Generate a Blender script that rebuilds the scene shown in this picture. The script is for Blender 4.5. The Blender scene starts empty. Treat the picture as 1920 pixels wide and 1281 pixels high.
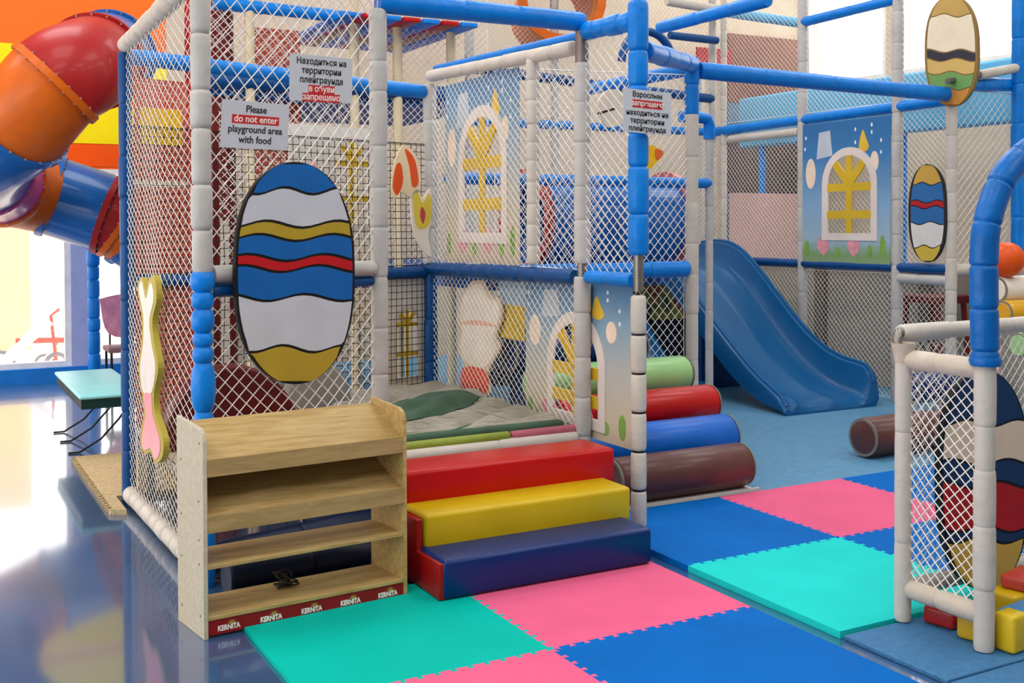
import bpy, bmesh, math, random
from mathutils import Vector as V, Matrix as M
random.seed(7)
SC = bpy.context.scene
COL = SC.collection
PI = math.pi

# ------------------------------------------------------------------ camera
F, CH, YAW, PITCH, ROLL, SY = 2084.15, 1.6664, -0.4975, 0.0198, -0.0034, -177.18
_f = V((-math.sin(YAW)*math.cos(PITCH), math.cos(YAW)*math.cos(PITCH), -math.sin(PITCH)))
_r0 = V((math.cos(YAW), math.sin(YAW), 0))
_u0 = _r0.cross(_f)
_r = _r0*math.cos(ROLL) + _u0*math.sin(ROLL)
_u = -_r0*math.sin(ROLL) + _u0*math.cos(ROLL)
EYE = V((0, 0, CH))
cd = bpy.data.cameras.new('camera'); cam = bpy.data.objects.new('camera', cd); COL.objects.link(cam)
cd.sensor_width = 36; cd.lens = F*36/1920; cd.shift_y = SY/1920
cd.clip_start = .05; cd.clip_end = 200
mw = M((_r, _u, -_f)).transposed().to_4x4(); mw.translation = EYE
cam.matrix_world = mw
SC.camera = cam

# ------------------------------------------------------------------ world, light, exposure
w = bpy.data.worlds.new('world'); SC.world = w; w.use_nodes = True
bg = w.node_tree.nodes['Background']
bg.inputs[0].default_value = (1.0, .985, .96, 1); bg.inputs[1].default_value = 8.0
LAMPS = [(x, y) for x in (-3.5, 1.0, 5.5, 10.0) for y in (-1.5, 2.8, 7.0, 11.0)]
CEIL = 6.5
for (x, y) in LAMPS:      # unseen ceiling panels, added to light the hall
    ld = bpy.data.lights.new('added_ceiling_light', 'AREA'); lo = bpy.data.objects.new('added_ceiling_light', ld); COL.objects.link(lo)
    ld.shape = 'SQUARE'; ld.size = 2.2; ld.energy = 185; ld.color = (1, .975, .94); lo.location = (x, y, CEIL-.08)
vs = SC.view_settings
SC.display_settings.display_device = 'sRGB'
vs.view_transform = 'Standard'; vs.look = 'None'; vs.exposure = -1.1; vs.gamma = 1.0; vs.use_curve_mapping = False

def ray(u, v): return _f + _r*((u-960)/F) - _u*((v-640.5-SY)/F)
def hit(u, v, p, n):
    d = ray(u, v); n = V(n); p = V(p)
    return EYE + d*((p-EYE).dot(n)/d.dot(n))
def aty(u, v, y): return hit(u, v, (0, y, 0), (0, 1, 0))
def atx(u, v, x): return hit(u, v, (x, 0, 0), (1, 0, 0))
def atz(u, v, z=0): return hit(u, v, (0, 0, z), (0, 0, 1))

# ------------------------------------------------------------------ materials
def lin(h):
    h = h.lstrip('#'); c = [int(h[i:i+2], 16)/255 for i in (0, 2, 4)]
    return tuple(x/12.92 if x <= .04045 else ((x+.055)/1.055)**2.4 for x in c) + (1,)
MATS = {}
def mat(name, hexc, rough=.5, vary=.08, scale=6, bump=0, bscale=40, coat=0, metal=0, spec=.28, emit=0):
    if name in MATS: return MATS[name]
    m = bpy.data.materials.new(name); m.use_nodes = True; nt = m.node_tree
    b = nt.nodes['Principled BSDF']; c = lin(hexc)
    tc = nt.nodes.new('ShaderNodeTexCoord')
    no = nt.nodes.new('ShaderNodeTexNoise'); no.inputs['Scale'].default_value = scale; no.inputs['Detail'].default_value = 4
    nt.links.new(tc.outputs['Object'], no.inputs['Vector'])
    cr = nt.nodes.new('ShaderNodeValToRGB')
    cr.color_ramp.elements[0].position = .3; cr.color_ramp.elements[1].position = .7
    cr.color_ramp.elements[0].color = tuple(x*(1-vary) for x in c[:3])+(1,)
    cr.color_ramp.elements[1].color = tuple(min(1, x*(1+vary)) for x in c[:3])+(1,)
    nt.links.new(no.outputs['Fac'], cr.inputs['Fac']); nt.links.new(cr.outputs['Color'], b.inputs['Base Color'])
    b.inputs['Roughness'].default_value = rough; b.inputs['Metallic'].default_value = metal
    b.inputs['Coat Weight'].default_value = coat; b.inputs['Coat Roughness'].default_value = .07; b.inputs['Specular IOR Level'].default_value = spec
    if bump:
        n2 = nt.nodes.new('ShaderNodeTexNoise'); n2.inputs['Scale'].default_value = bscale; n2.inputs['Detail'].default_value = 3
        nt.links.new(tc.outputs['Object'], n2.inputs['Vector'])
        bp = nt.nodes.new('ShaderNodeBump'); bp.inputs['Strength'].default_value = bump; bp.inputs['Distance'].default_value = .02
        nt.links.new(n2.outputs['Fac'], bp.inputs['Height']); nt.links.new(bp.outputs['Normal'], b.inputs['Normal'])
    MATS[name] = m
    return m
def wood(name, h1, h2, rough=.45):
    if name in MATS: return MATS[name]
    m = mat(name, h1, rough); nt = m.node_tree
    no = [n for n in nt.nodes if n.type == 'TEX_NOISE'][0]; cr = [n for n in nt.nodes if n.type == 'VALTORGB'][0]
    tc = [n for n in nt.nodes if n.type == 'TEX_COORD'][0]
    mp = nt.nodes.new('ShaderNodeMapping'); mp.inputs['Scale'].default_value = (2.5, 22, 22)
    nt.links.new(tc.outputs['Object'], mp.inputs['Vector']); nt.links.new(mp.outputs['Vector'], no.inputs['Vector'])
    no.inputs['Scale'].default_value = 2; no.inputs['Distortion'].default_value = .6
    cr.color_ramp.elements[0].color = lin(h1); cr.color_ramp.elements[1].color = lin(h2)
    return m
def glassmat(name, tint='#ffffff', gloss=.08, rough=.02):
    if name in MATS: return MATS[name]
    m = bpy.data.materials.new(name); m.use_nodes = True; nt = m.node_tree
    for n in list(nt.nodes): nt.nodes.remove(n)
    o = nt.nodes.new('ShaderNodeOutputMaterial'); mx = nt.nodes.new('ShaderNodeMixShader'); mx.inputs[0].default_value = gloss
    t = nt.nodes.new('ShaderNodeBsdfTransparent'); t.inputs[0].default_value = lin(tint)
    g = nt.nodes.new('ShaderNodeBsdfPrincipled'); g.inputs['Base Color'].default_value = lin(tint); g.inputs['Roughness'].default_value = rough
    nt.links.new(t.outputs[0], mx.inputs[1]); nt.links.new(g.outputs[0], mx.inputs[2]); nt.links.new(mx.outputs[0], o.inputs[0])
    MATS[name] = m
    return m

FOAMW = mat('white_foam_vinyl', '#CDC7BC', .45, .06, 9, .3, 18)
FOAMW2 = mat('grey_white_vinyl', '#BFBDB8', .4, .08, 9, .35, 16)
FOAMB = mat('blue_foam_vinyl', '#007EDA', .36, .12, 9, .25, 18)
FOAMD = mat('navy_foam_vinyl', '#064886', .38, .12, 9, .25, 18)
STEEL = mat('bare_steel', '#8A8680', .35, .1, 9, metal=.8)
ROPE = mat('white_net_cord', '#EFEAE2', .7, .03)
ROPEK = mat('black_net_cord', '#26221F', .7, .1)
BLK = mat('black_band', '#141414', .5)

# ------------------------------------------------------------------ mesh helpers
class MB:
    def __init__(s): s.v = []; s.f = []
    def add(s, vs_, fs_):
        k = len(s.v); s.v += [tuple(p) for p in vs_]; s.f += [tuple(i+k for i in f) for f in fs_]; return s
    def box(s, x0, x1, y0, y1, z0, z1, mx=None):
        p = [V((x, y, z)) for z in (z0, z1) for y in (y0, y1) for x in (x0, x1)]
        if mx is not None: p = [mx @ q for q in p]
        return s.add(p, [(0, 2, 3, 1), (4, 5, 7, 6), (0, 1, 5, 4), (2, 6, 7, 3), (0, 4, 6, 2), (1, 3, 7, 5)])
    def rings(s, rings, closed=True, cap=True):
        n = len(rings[0]); vs_ = [p for r in rings for p in r]; fs = []
        for i in range(len(rings)-1):
            for j in range(n if closed else n-1):
                a = i*n+j; b = i*n+(j+1) % n
                fs.append((a, b, b+n, a+n))
        if cap and closed: fs.append(tuple(range(n))[::-1]); fs.append(tuple((len(rings)-1)*n+j for j in range(n)))
        return s.add(vs_, fs)
    def tube(s, path, r, seg=12, cap=True):
        path = [V(p) for p in path]; R = r if isinstance(r, (list, tuple)) else [r]*len(path)
        rings = []; up = None
        for i, p in enumerate(path):
            t = (path[min(i+1, len(path)-1)]-path[max(i-1, 0)]).normalized()
            if up is None:
                up = V((0, 0, 1)) if abs(t.z) < .9 else V((1, 0, 0))
            a = t.cross(up).normalized(); b = a.cross(t).normalized(); up = b
            rings.append([p+a*(R[i]*math.cos(2*PI*j/seg))+b*(R[i]*math.sin(2*PI*j/seg)) for j in range(seg)])
        return s.rings(rings, cap=cap)
    def prism(s, poly, d0, d1, fr):   # fr(s,t,d) -> world
        n = len(poly)
        return s.add([fr(a, b, d0) for a, b in poly]+[fr(a, b, d1) for a, b in poly],
                     [tuple(range(n))[::-1], tuple(range(n, 2*n))]+[(i, (i+1) % n, n+(i+1) % n, n+i) for i in range(n)])
    def ringplate(s, outer, inner, d0, d1, fr):
        n = len(outer)
        vs_ = [fr(a, b, d) for d in (d0, d1) for lst in (outer, inner) for a, b in lst]
        fs = []
        for i in range(n):
            j = (i+1) % n
            fs += [(i, n+i, n+j, j), (2*n+i, 2*n+j, 3*n+j, 3*n+i), (i, j, 2*n+j, 2*n+i), (n+i, 3*n+i, 3*n+j, n+j)]
        return s.add(vs_, fs)
    def build(s, name, m, parent=None, smooth=False, bevel=0, bseg=3, origin=None, fixn=True):
        me = bpy.data.meshes.new(name); me.from_pydata(s.v, [], s.f); me.update()
        bm = bmesh.new(); bm.from_mesh(me)
        if fixn: bmesh.ops.recalc_face_normals(bm, faces=bm.faces)
        if bevel:
            es = [e for e in bm.edges if len(e.link_faces) == 2 and e.calc_face_angle(0) > .5]
            bmesh.ops.bevel(bm, geom=es, offset=bevel, segments=bseg, profile=.5, affect='EDGES', clamp_overlap=True)
        if origin is not None: bmesh.ops.translate(bm, verts=bm.verts, vec=-V(origin))
        bm.to_mesh(me); bm.free()
        if smooth or bevel:
            for p in me.polygons: p.use_smooth = True
            try: me.set_sharp_from_angle(angle=math.radians(40))
            except Exception: pass
        me.materials.append(m)
        o = bpy.data.objects.new(name, me); COL.objects.link(o)
        if origin is not None: o.location = origin
        if parent is not None:
            o.parent = parent
            o.matrix_parent_inverse = M.Translation(-parent.location) if parent.type == 'EMPTY' and parent.parent is None else parent_inv(parent)
        return o
def parent_inv(p):
    bpy.context.view_layer.update()
    return p.matrix_world.inverted()
def tag(o, label, cat, group=None, kind=None):
    o['label'] = label; o['category'] = cat
    if group: o['group'] = group
    if kind: o['kind'] = kind
    return o
def thing(name, label, cat, loc=(0, 0, 0), group=None):
    o = bpy.data.objects.new(name, None); COL.objects.link(o); o.location = loc; o.empty_display_size = .1
    return tag(o, label, cat, group)
def struct(o):
    o['kind'] = 'structure'; return o
def lerp(a, b, t): return a+(b-a)*t
def smooth_closed(pts, k=6):
    n = len(pts); out = []
    for i in range(n):
        p0, p1, p2, p3 = [V(pts[(i+j-1) % n]) for j in range(4)]
        for q in range(k):
            t = q/k
            out.append(tuple(.5*((2*p1)+(-p0+p2)*t+(2*p0-5*p1+4*p2-p3)*t*t+(-p0+3*p1-3*p2+p3)*t**3)))
    return out
def ell(cx, cy, rx, ry, n=28, rot=0):
    c, s_ = math.cos(rot), math.sin(rot)
    return [(cx+rx*math.cos(a)*c-ry*math.sin(a)*s_, cy+rx*math.cos(a)*s_+ry*math.sin(a)*c) for a in (2*PI*i/n for i in range(n))]

def foam(p0, p1, r=.05, seg=.22, gap=.12, n=16, wob=.06, irregular=True):
    """padded sleeve: sausage segments along p0-p1"""
    p0 = V(p0); p1 = V(p1); L = (p1-p0).length; k = max(1, round(L/seg))
    cuts = [i/k for i in range(k+1)]
    if irregular:
        cuts = [c+(random.uniform(-.18, .18)/k if 0 < i < k else 0) for i, c in enumerate(cuts)]
    path = []; R = []
    for i in range(k):
        a, b = cuts[i], cuts[i+1]; rr = r*(1+random.uniform(-wob, wob))
        e = min(.022/L, (b-a)*.25)
        for t, q in ((0, 1-gap), (.35, 1-gap*.3), (1, 1.0)):
            path.append(a+e*t+1e-5); R.append(rr*q)
        path.append((a+b)/2); R.append(rr*1.02)
        for t, q in ((1, 1.0), (.35, 1-gap*.3), (0, 1-gap)):
            path.append(b-e*t-1e-5); R.append(rr*q)
    mb = MB(); mb.tube([p0+(p1-p0)*t for t in path], R, n)
    return mb
def pad(p0, p1, parent, name='padded_post', m=None, r=.05, seg=.22, **kw):
    return foam(p0, p1, r, seg, **kw).build(name, m or FOAMW, parent, smooth=True)

def net(c00, c10, c11, c01, parent, cw=.07, ch=.085, r=.0032, m=None, square=False, sag=.012, name='net_panel', segs=10, hole=None):
    """rope net stretched between four corners (bottom-left, bottom-right, top-right, top-left)"""
    c00, c10, c11, c01 = [V(c) for c in (c00, c10, c11, c01)]
    W = (c10-c00).length; H = ((c01-c00).length+(c11-c10).length)/2
    nrm = (c10-c00).cross(c01-c00).normalized()
    ph = random.uniform(0, 6)
    def P(s, t):
        a = s/W; b = t/H
        p = c00*(1-a)*(1-b)+c10*a*(1-b)+c11*a*b+c01*(1-a)*b
        e = math.sin(PI*min(1, max(0, a)))*math.sin(PI*min(1, max(0, b)))
        return p+nrm*(sag*e*(1+.6*math.sin(7*a+ph)+.5*math.sin(9*b+2*ph)))+(c10-c00).normalized()*(.12*cw*math.sin(5*b+ph+3*a))*e+V((0, 0, 1))*(.12*ch*math.sin(6*a+ph))*e
    mb = MB(); lines = []
    if square:
        k = int(W/cw); lines += [((i*cw, 0), (i*cw, H)) for i in range(1, k+1)]
        k = int(H/ch); lines += [((0, i*ch), (W, i*ch)) for i in range(1, k+1)]
    else:
        n1 = int(W/cw+H/ch)+2
        for sg in (1, -1):
            for i in range(-n1, n1+1):
                # s/cw + sg*t/ch = i
                pts = []
                s0 = i*cw; s1 = (i-sg*H/ch)*cw
                a, b = 0.0, 1.0
                ds = s1-s0
                if abs(ds) < 1e-9: continue
                t0 = (0-s0)/ds; t1 = (W-s0)/ds
                lo, hi = max(0, min(t0, t1)), min(1, max(t0, t1))
                if hi-lo < .01: continue
                lines.append(((s0+ds*lo, H*lo), (s0+ds*hi, H*hi)))
    for (a, b) in lines:
        ln = math.hypot(b[0]-a[0], b[1]-a[1]); k = max(2, min(segs, int(ln/.12)+1))
        pts = [P(lerp(a[0], b[0], i/k), lerp(a[1], b[1], i/k)) for i in range(k+1)]
        mb.tube(pts, r, 4, cap=False)
    # border cord
    for a, b in (((0, 0), (W, 0)), ((W, 0), (W, H)), ((W, H), (0, H)), ((0, H), (0, 0))):
        mb.tube([P(lerp(a[0], b[0], i/6), lerp(a[1], b[1], i/6)) for i in range(7)], r*1.3, 4, cap=False)
    return mb.build(name, m or ROPE, parent, fixn=False, smooth=True)

def lettering(body, size, fr, d, m, parent, name='lettering', cx=0, cy=0, bold=0.0, shear=0, sx=1.0, th=.0012, maxw=None):
    cu = bpy.data.curves.new('lettering_curve', 'FONT'); cu.body = body; cu.size = size; cu.align_x = 'CENTER'; cu.align_y = 'CENTER'
    cu.offset = bold; cu.extrude = th/2; cu.resolution_u = 3; cu.shear = shear
    o = bpy.data.objects.new('tmp', cu); COL.objects.link(o)
    bpy.context.view_layer.update()
    me = bpy.data.meshes.new_from_object(o.evaluated_get(bpy.context.evaluated_depsgraph_get()))
    vs_ = [v.co.copy() for v in me.vertices]; fs = [tuple(p.vertices) for p in me.polygons]
    bpy.data.objects.remove(o); bpy.data.curves.remove(cu); bpy.data.meshes.remove(me)
    if vs_ and maxw:
        wd = max(v.x for v in vs_)-min(v.x for v in vs_)
        sx = maxw/wd
    mb = MB(); mb.add([fr(v.x*sx+cx, v.y+cy, d+v.z) for v in vs_], fs)
    return mb.build(name, m, parent)

def frame(o, ux, uz=(0, 0, 1), n=None):
    o = V(o); ux = V(ux).normalized(); uz = V(uz).normalized(); n = V(n) if n is not None else ux.cross(uz)
    if (EYE-o).dot(n) < 0: n = -n
    return lambda s, t, d: o+ux*s+uz*t+n*d
def pxpoly(pts, p, n, d, k=5, smooth=True):
    """traced outline (photo pixels) laid on a plane -> list of local (s,t), plus its frame"""
    n = V(n).normalized(); ux = V((0, 0, 1)).cross(n).normalized()
    o = V(p)
    fr = frame(o, ux, (0, 0, 1), n)
    out = []
    for u, v in (smooth_closed(pts, k) if smooth else pts):
        q = hit(u, v, p, n)-o
        out.append((q.dot(ux), q.z))
    return out, fr

# ================================================================== SETTING
FLZ = -.02
floor_m = mat('blue_epoxy_floor', '#32547E', .25, .2, 2.2, .02, 30, coat=1.0)
floor_m.node_tree.nodes['Principled BSDF'].inputs['Coat IOR'].default_value = 2.0
struct(MB().box(-7, 13, -4, 13, FLZ-.1, FLZ).build('floor', floor_m))
hallm = mat('blue_grey_ribbed_mat', '#5A92B6', .5, .1, 14, .5, 60)
RW = 12.2
def wall(name, boxes, m):
    mb = MB()
    for b in boxes: mb.box(*b)
    return struct(mb.build(name, m))
beige = mat('beige_wall', '#CDBBA4', .7, .06, 2)
# back wall y=13: left part glazed, painted bands above
owall = mat('orange_wall_paint', '#F2701A', .55, .05, 2)
BW = 13.0
wall('wall_back', [(2.6, RW, BW, BW+.2, FLZ, 6.5)], beige)
mb = MB().box(-7, 2.6, BW, BW+.2, 2.30, 6.5)
wb = struct(mb.build('wall_back_bands', owall)); wb.name = 'wall_back_left'
for i, (z0, z1, c) in enumerate(((3.06, 3.62, 'yellow_wall_paint'), (2.58, 2.99, 'yellow_wall_paint'), (2.33, 2.57, 'red_orange_wall_paint'))):
    m_ = mat('yellow_wall_paint', '#FFE800', .5, .03) if 'yellow' in c else mat('red_orange_wall_paint', '#FF5A00', .5, .03)
    struct(MB().box(-7, 2.6, BW-.012, BW, z0, z1).build('trim_%d' % (i+1), m_))
struct(MB().box(-7, 2.6, BW-.1, BW+.1, FLZ, .14).build('baseboard_back', mat('blue_sill_paint', '#1C7FD6', .4)))
struct(MB().box(-7.2, RW+.2, -4.2, BW+.2, 6.5, 6.65).build('ceiling', mat('white_ceiling', '#F0EEEA', .8)))
struct(MB().box(-7.2, RW+.2, -4.2, -4.0, FLZ, 6.5).build('wall_front', mat('grey_wall', '#8C857C', .7)))
wl = MB()
for b in ((-7.2, -7, -4, BW+.2, FLZ, .3), (-7.2, -7, -4, BW+.2, 3.4, 6.5), (-7.2, -7, -4, -2, .3, 3.4), (-7.2, -7, 12, BW+.2, .3, 3.4)): wl.box(*b)
struct(wl.build('wall_left', mat('white_wall', '#EDE8E0', .7)))
for (x, y) in LAMPS:  # added housings for the unseen panel lights
    tag(MB().box(x-1.12, x+1.12, y-1.12, y+1.12, CEIL-.06, CEIL).build('added_ceiling_lamp', mat('added_lamp_housing', '#F4F2EE', .5)), 'square white lamp panel added out of view to light the hall', 'lamp', 'added ceiling lamp panels')
wf = mat('white_window_frame', '#F4F2EE', .4)
for i, (x0, x1) in enumerate(((-6.9, -2.0), (-2.0, 1.55), (1.72, 2.6))):
    mb = MB()
    mb.ringplate([(x0, .14), (x1, .14), (x1, 2.30), (x0, 2.30)], [(x0+.06, .2), (x1-.06, .2), (x1-.06, 2.24), (x0+.06, 2.24)], BW-.03, BW+.05, lambda s, t, d: V((s, d, t)))
    wo = struct(mb.build('window_%d' % (i+1), wf))
    MB().box(x0+.06, x1-.06, BW, BW+.008, .2, 2.24).build('pane', glassmat('window_glass'), wo)
struct(MB().box(1.55, 1.72, BW-.08, BW+.12, .14, 2.3).build('trim_4', mat('pink_blue_jamb', '#A8B4DC', .4)))
# right wall with high windows
rw = MB()
for b in ((RW, RW+.2, -4, 13.2, FLZ, 3.75), (RW, RW+.2, -4, 13.2, 6.1, 6.5), (RW, RW+.2, 11.06, 11.34, 3.75, 6.1), (RW, RW+.2, 12.9, 13.2, 3.75, 6.1), (RW, RW+.2, -4, 7.5, 3.75, 6.1)):
    rw.box(*b)
struct(rw.build('wall_right', beige))
for i, (y0, y1) in enumerate(((11.34, 12.9), (7.5, 11.06))):
    mb = MB().ringplate([(y0, 3.75), (y1, 3.75), (y1, 6.1), (y0, 6.1)], [(y0+.05, 3.8), (y1-.05, 3.8), (y1-.05, 6.05), (y0+.05, 6.05)], RW-.02, RW+.06, lambda s, t, d: V((d, s, t)))
    wo = struct(mb.build('window_%d' % (i+4), wf))
    MB().box(RW+.02, RW+.028, y0+.05, y1-.05, 3.8, 6.05).build('pane', glassmat('window_glass'), wo)
# outside ground
struct(MB().box(-14, 14, 13.2, 30, -.25, -.12).build('ground', mat('pale_paving', '#E9E4DA', .8)))

# ================================================================== FLOOR MATS
def teeth(a, b, n=14, dep=.011):
    """toothed line from a to b (2D), excluding b"""
    a = V(a); b = V(b); t = (b-a); L = t.length; t.normalize(); nn = V((-t.y, t.x)); out = [tuple(a)]
    p = L/(2*n+1)
    for i in range(n):
        s0 = p*(2*i+1)
        for ds, dn in ((-.10*p, -dep), (-.32*p, dep), (1.32*p, dep), (1.10*p, -dep)):
            q = a+t*(s0+ds)+nn*dn; out.append(tuple(q))
    return out
def puzzle(x0, x1, y0, y1, z, th, m, name='foam_mat', label='', group='foam puzzle mats', sides='ttTT'):
    # shared edges follow the same world line so neighbouring teeth interlock
    def e(a, b, rev):
        if rev:
            l = teeth(b, a)+[tuple(b)] if False else None
        return None
    def edge(a, b):
        sw = (a[0]+a[1]) > (b[0]+b[1])
        if sw:
            l = teeth(b, a)+[tuple(a)]; l = l[::-1]; return l[:-1]
        return teeth(a, b)
    c = [(x0, y0), (x1, y0), (x1, y1), (x0, y1)]
    poly = []
    for i in range(4):
        a, b = c[i], c[(i+1) % 4]
        poly += edge(a, b) if sides[i] == 't' else [a]
    fr = lambda s, t, d: V((s, t, d))
    o = MB().prism(poly, z-th, z, fr).build(name, m)
    return tag(o, label, 'foam mat', group)
mB = mat('blue_eva_foam', '#0064B8', .65, .07, 3, .15, 120, spec=.06)
mP = mat('pink_eva_foam', '#E2628A', .65, .05, 3, .15, 120, spec=.06)
mG = mat('green_eva_foam', '#00B4A4', .65, .05, 3, .15, 120, spec=.06)
mG_lit = mat('lit_green_eva_foam', '#1ED0CA', .65, .05, 3, .15, 120, spec=.06)  # green foam made lighter: the brighter light there is put into its colour
x0, y0 = 2.207, 3.735
puzzle(x0-1, x0, y0, y0+1, 0, .019, mG, label='green puzzle mat in front of the wooden rack', sides='ttss')
puzzle(x0, x0+1, y0, y0+1, 0, .019, mP, label='pink puzzle mat right in front of the soft steps', sides='tsst')
puzzle(x0-1, x0, y0-1, y0, 0, .019, mP, label='pink puzzle mat cut by the bottom edge of the photo', sides='ttts')
puzzle(x0, x0+1, y0-1, y0, 0, .019, mB, label='large blue puzzle mat nearest the camera', sides='tstt')
qx, qy = 3.304, 4.305
puzzle(qx, qx+1, qy-1, qy, .012, .031, mG_lit, label='green puzzle mat beside the netted gate, coloured lighter for the light on it', sides='sTts'.replace('T', 't'))
puzzle(qx, qx+1, qy, qy+1, .012, .031, mB, label='blue puzzle mat between the soft steps and the brown roll', sides='tttt'.replace('tttt', 'ttss'))
puzzle(qx+1, qx+2, qy, qy+1, .012, .031, mP, label='pink puzzle mat touching the ribbed grey hall floor', sides='ttst')
puzzle(qx+1, qx+2, qy-1, qy, .012, .031, mB, label='blue puzzle mat behind the gate side net, right of the lit green mat', sides='tttt')
puzzle(qx+2, qx+3, qy, qy+1, .012, .031, mB, label='blue puzzle mat behind the far gate post, right of the pink mat', sides='ttst')
puzzle(qx+2, qx+3, qy-1, qy, .012, .031, mP, label='pink puzzle mat glimpsed through the gate side net', sides='tttt')
puzzle(qx+3, qx+4, qy-1, qy, .012, .031, mG_lit, label='green puzzle mat at the right edge behind the gate, coloured lighter for the light on it', sides='tttt')
puzzle(qx+3, qx+4, qy, qy+1, .012, .031, mP, label='far pink puzzle mat at the right edge of the hall', sides='ttst')
# hall floor covering and textured tiles by the gate
struct(MB().box(3.56, RW, qy+1.012, BW-.1, FLZ, .002).build('floor_hall', hallm))
tile_m = mat('blue_grey_diamond_tile', '#3C78A8', .5, .12, 30, .5, 140)
for (a, b, c, d, lab) in ((3.31, 3.86, 2.78, 3.29, 'textured grey-blue floor tile under the gate'), (3.31, 4.3, 2.2, 2.765, 'textured grey-blue floor tile at the bottom right corner'), (3.875, 4.6, 2.78, 3.29, 'textured grey-blue floor tile under the toy bricks')):
    tag(MB().box(a, b, c, d, FLZ, 0.0).build('floor_tile', tile_m, bevel=.004), lab, 'floor tile', 'textured floor tiles')
# tan woven-look mat left of the cage
tanm = mat('tan_woven_mat', '#C3AE83', .7, .2, 45, .4, 70)
o = MB().prism(teeth((1.02, 8.5), (1.02, 6.8), 26, .012)+[(1.02, 6.8), (1.10, 6.75), (1.10, 7.13), (1.6, 7.13), (1.6, 8.5)], FLZ, .012, lambda s, t, d: V((s, t, d))).build('foam_mat', tanm)
tag(o, 'tan woven-look mat with a toothed edge left of the netted cage', 'foam mat')

# ================================================================== WOODEN RACK
RO = V((1.037, 4.541, FLZ)); ra = math.atan2(.075, .925)
RX = V((math.cos(ra), math.sin(ra), 0)); RY = V((-math.sin(ra+.06), math.cos(ra+.06), 0))
def rk(x, y, z): return RO+RX*x+RY*y+V((0, 0, z))
rack = thing('shoe_rack', 'light birch open rack with slanted shelves and a red base strip', 'rack', RO)
birch = wood('birch_plywood', '#A68650', '#C2A86E'); lit_birch = wood('lit_birch_side', '#B8AE96', '#CAC2AC')  # second birch is paler: window light on the left side, put into the colour
edgem = wood('plywood_edge', '#8A6334', '#B08A55')
RWd, RD, RH = .93, .30, .865
prof = [(0, 0), (RD, 0), (RD, RH+.015), (.045, RH-.005), (.015, RH-.02), (0, RH-.06)]
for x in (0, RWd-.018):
    MB().prism(prof, x, x+.018, lambda s, t, d: rk(d, s, t)).build('side_panel', lit_birch if x == 0 else birch, rack, bevel=.002, bseg=1)
def slab(pts, name, m=birch, x0=.018, x1=RWd-.018):
    return MB().prism(pts, x0, x1, lambda s, t, d: rk(d, s, t)).build(name, m, rack, bevel=.0015, bseg=1)
def slant(zf, zb):
    slab([(.012, zf), (.285, zb-.0), (.285, zb+.014), (.012, zf+.014)], 'slanted_shelf')
    slab([(.0, zf-.052), (.014, zf-.052), (.014, zf+.022), (0, zf+.022)], 'shelf_lip', wood('lip_birch', '#9E8452', '#B89C68'))
slant(.715, .84); slant(.485, .60)
slab([(.285, .50), (.297, .50), (.297, RH-.012), (.285, RH-.012)], 'back_panel')
slab([(.002, .285), (.285, .285), (.285, .301), (.002, .301)], 'flat_shelf')
slab([(.002, .075), (.285, .075), (.285, .091), (.002, .091)], 'flat_shelf')
kick = slab([(.006, .012), (.018, .012), (.018, .075), (.006, .075)], 'base_strip', mat('dark_red_strip', '#8E1418', .4, .08))
frk = lambda s, t, d: rk(s, .006-d, t)
whiteink = mat('white_ink', '#F4EFE6', .6); sunink = mat('olive_gold_ink', '#B9A24A', .6)
for i in range(5):
    cx = .105+i*.182
    lettering('KERNITA', .030, frk, .0008, whiteink, kick, cx=cx, cy=.035, bold=.0012, maxw=.095)
    mb = MB()
    for k in range(7):
        a = math.radians(20+k*23); c = (cx+.012, .047)
        p = [(c[0]+.005*math.cos(a-.5), c[1]+.005*math.sin(a-.5)), (c[0]+.022*math.cos(a), c[1]+.02*math.sin(a)), (c[0]+.005*math.cos(a+.5), c[1]+.005*math.sin(a+.5))]
        mb.prism(p, .0006, .0014, frk)
    mb.build('sun_emblem', sunink, kick)
screw = mat('dark_screw', '#5A4630', .4)
for (y, z) in ((.04, .80), (.25, .70), (.05, .56), (.25, .47), (.05, .40), (.25, .29), (.05, .30), (.25, .08), (.04, .09)):
    MB().tube([rk(-.0015, y, z), rk(.002, y, z)], .005, 8).build('screw', screw, rack)
# tangled cord on bottom shelf
mb = MB(); pts = []
for i in range(90):
    a = i*.55; pts.append(rk(.44+.045*math.cos(a*1.0)*(.6+.4*math.sin(i*.23))+.012*math.sin(i), .20+.035*math.sin(a*1.3), .10+.03*(1+math.sin(a*.77))*(.5+.5*math.cos(i*.11))))
mb.tube(pts, .004, 5)
tag(mb.build('tangled_cord', mat('dark_cord', '#3A342F', .7), None, smooth=True), 'small tangle of dark cord on the lowest shelf of the wooden rack', 'cord')

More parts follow.
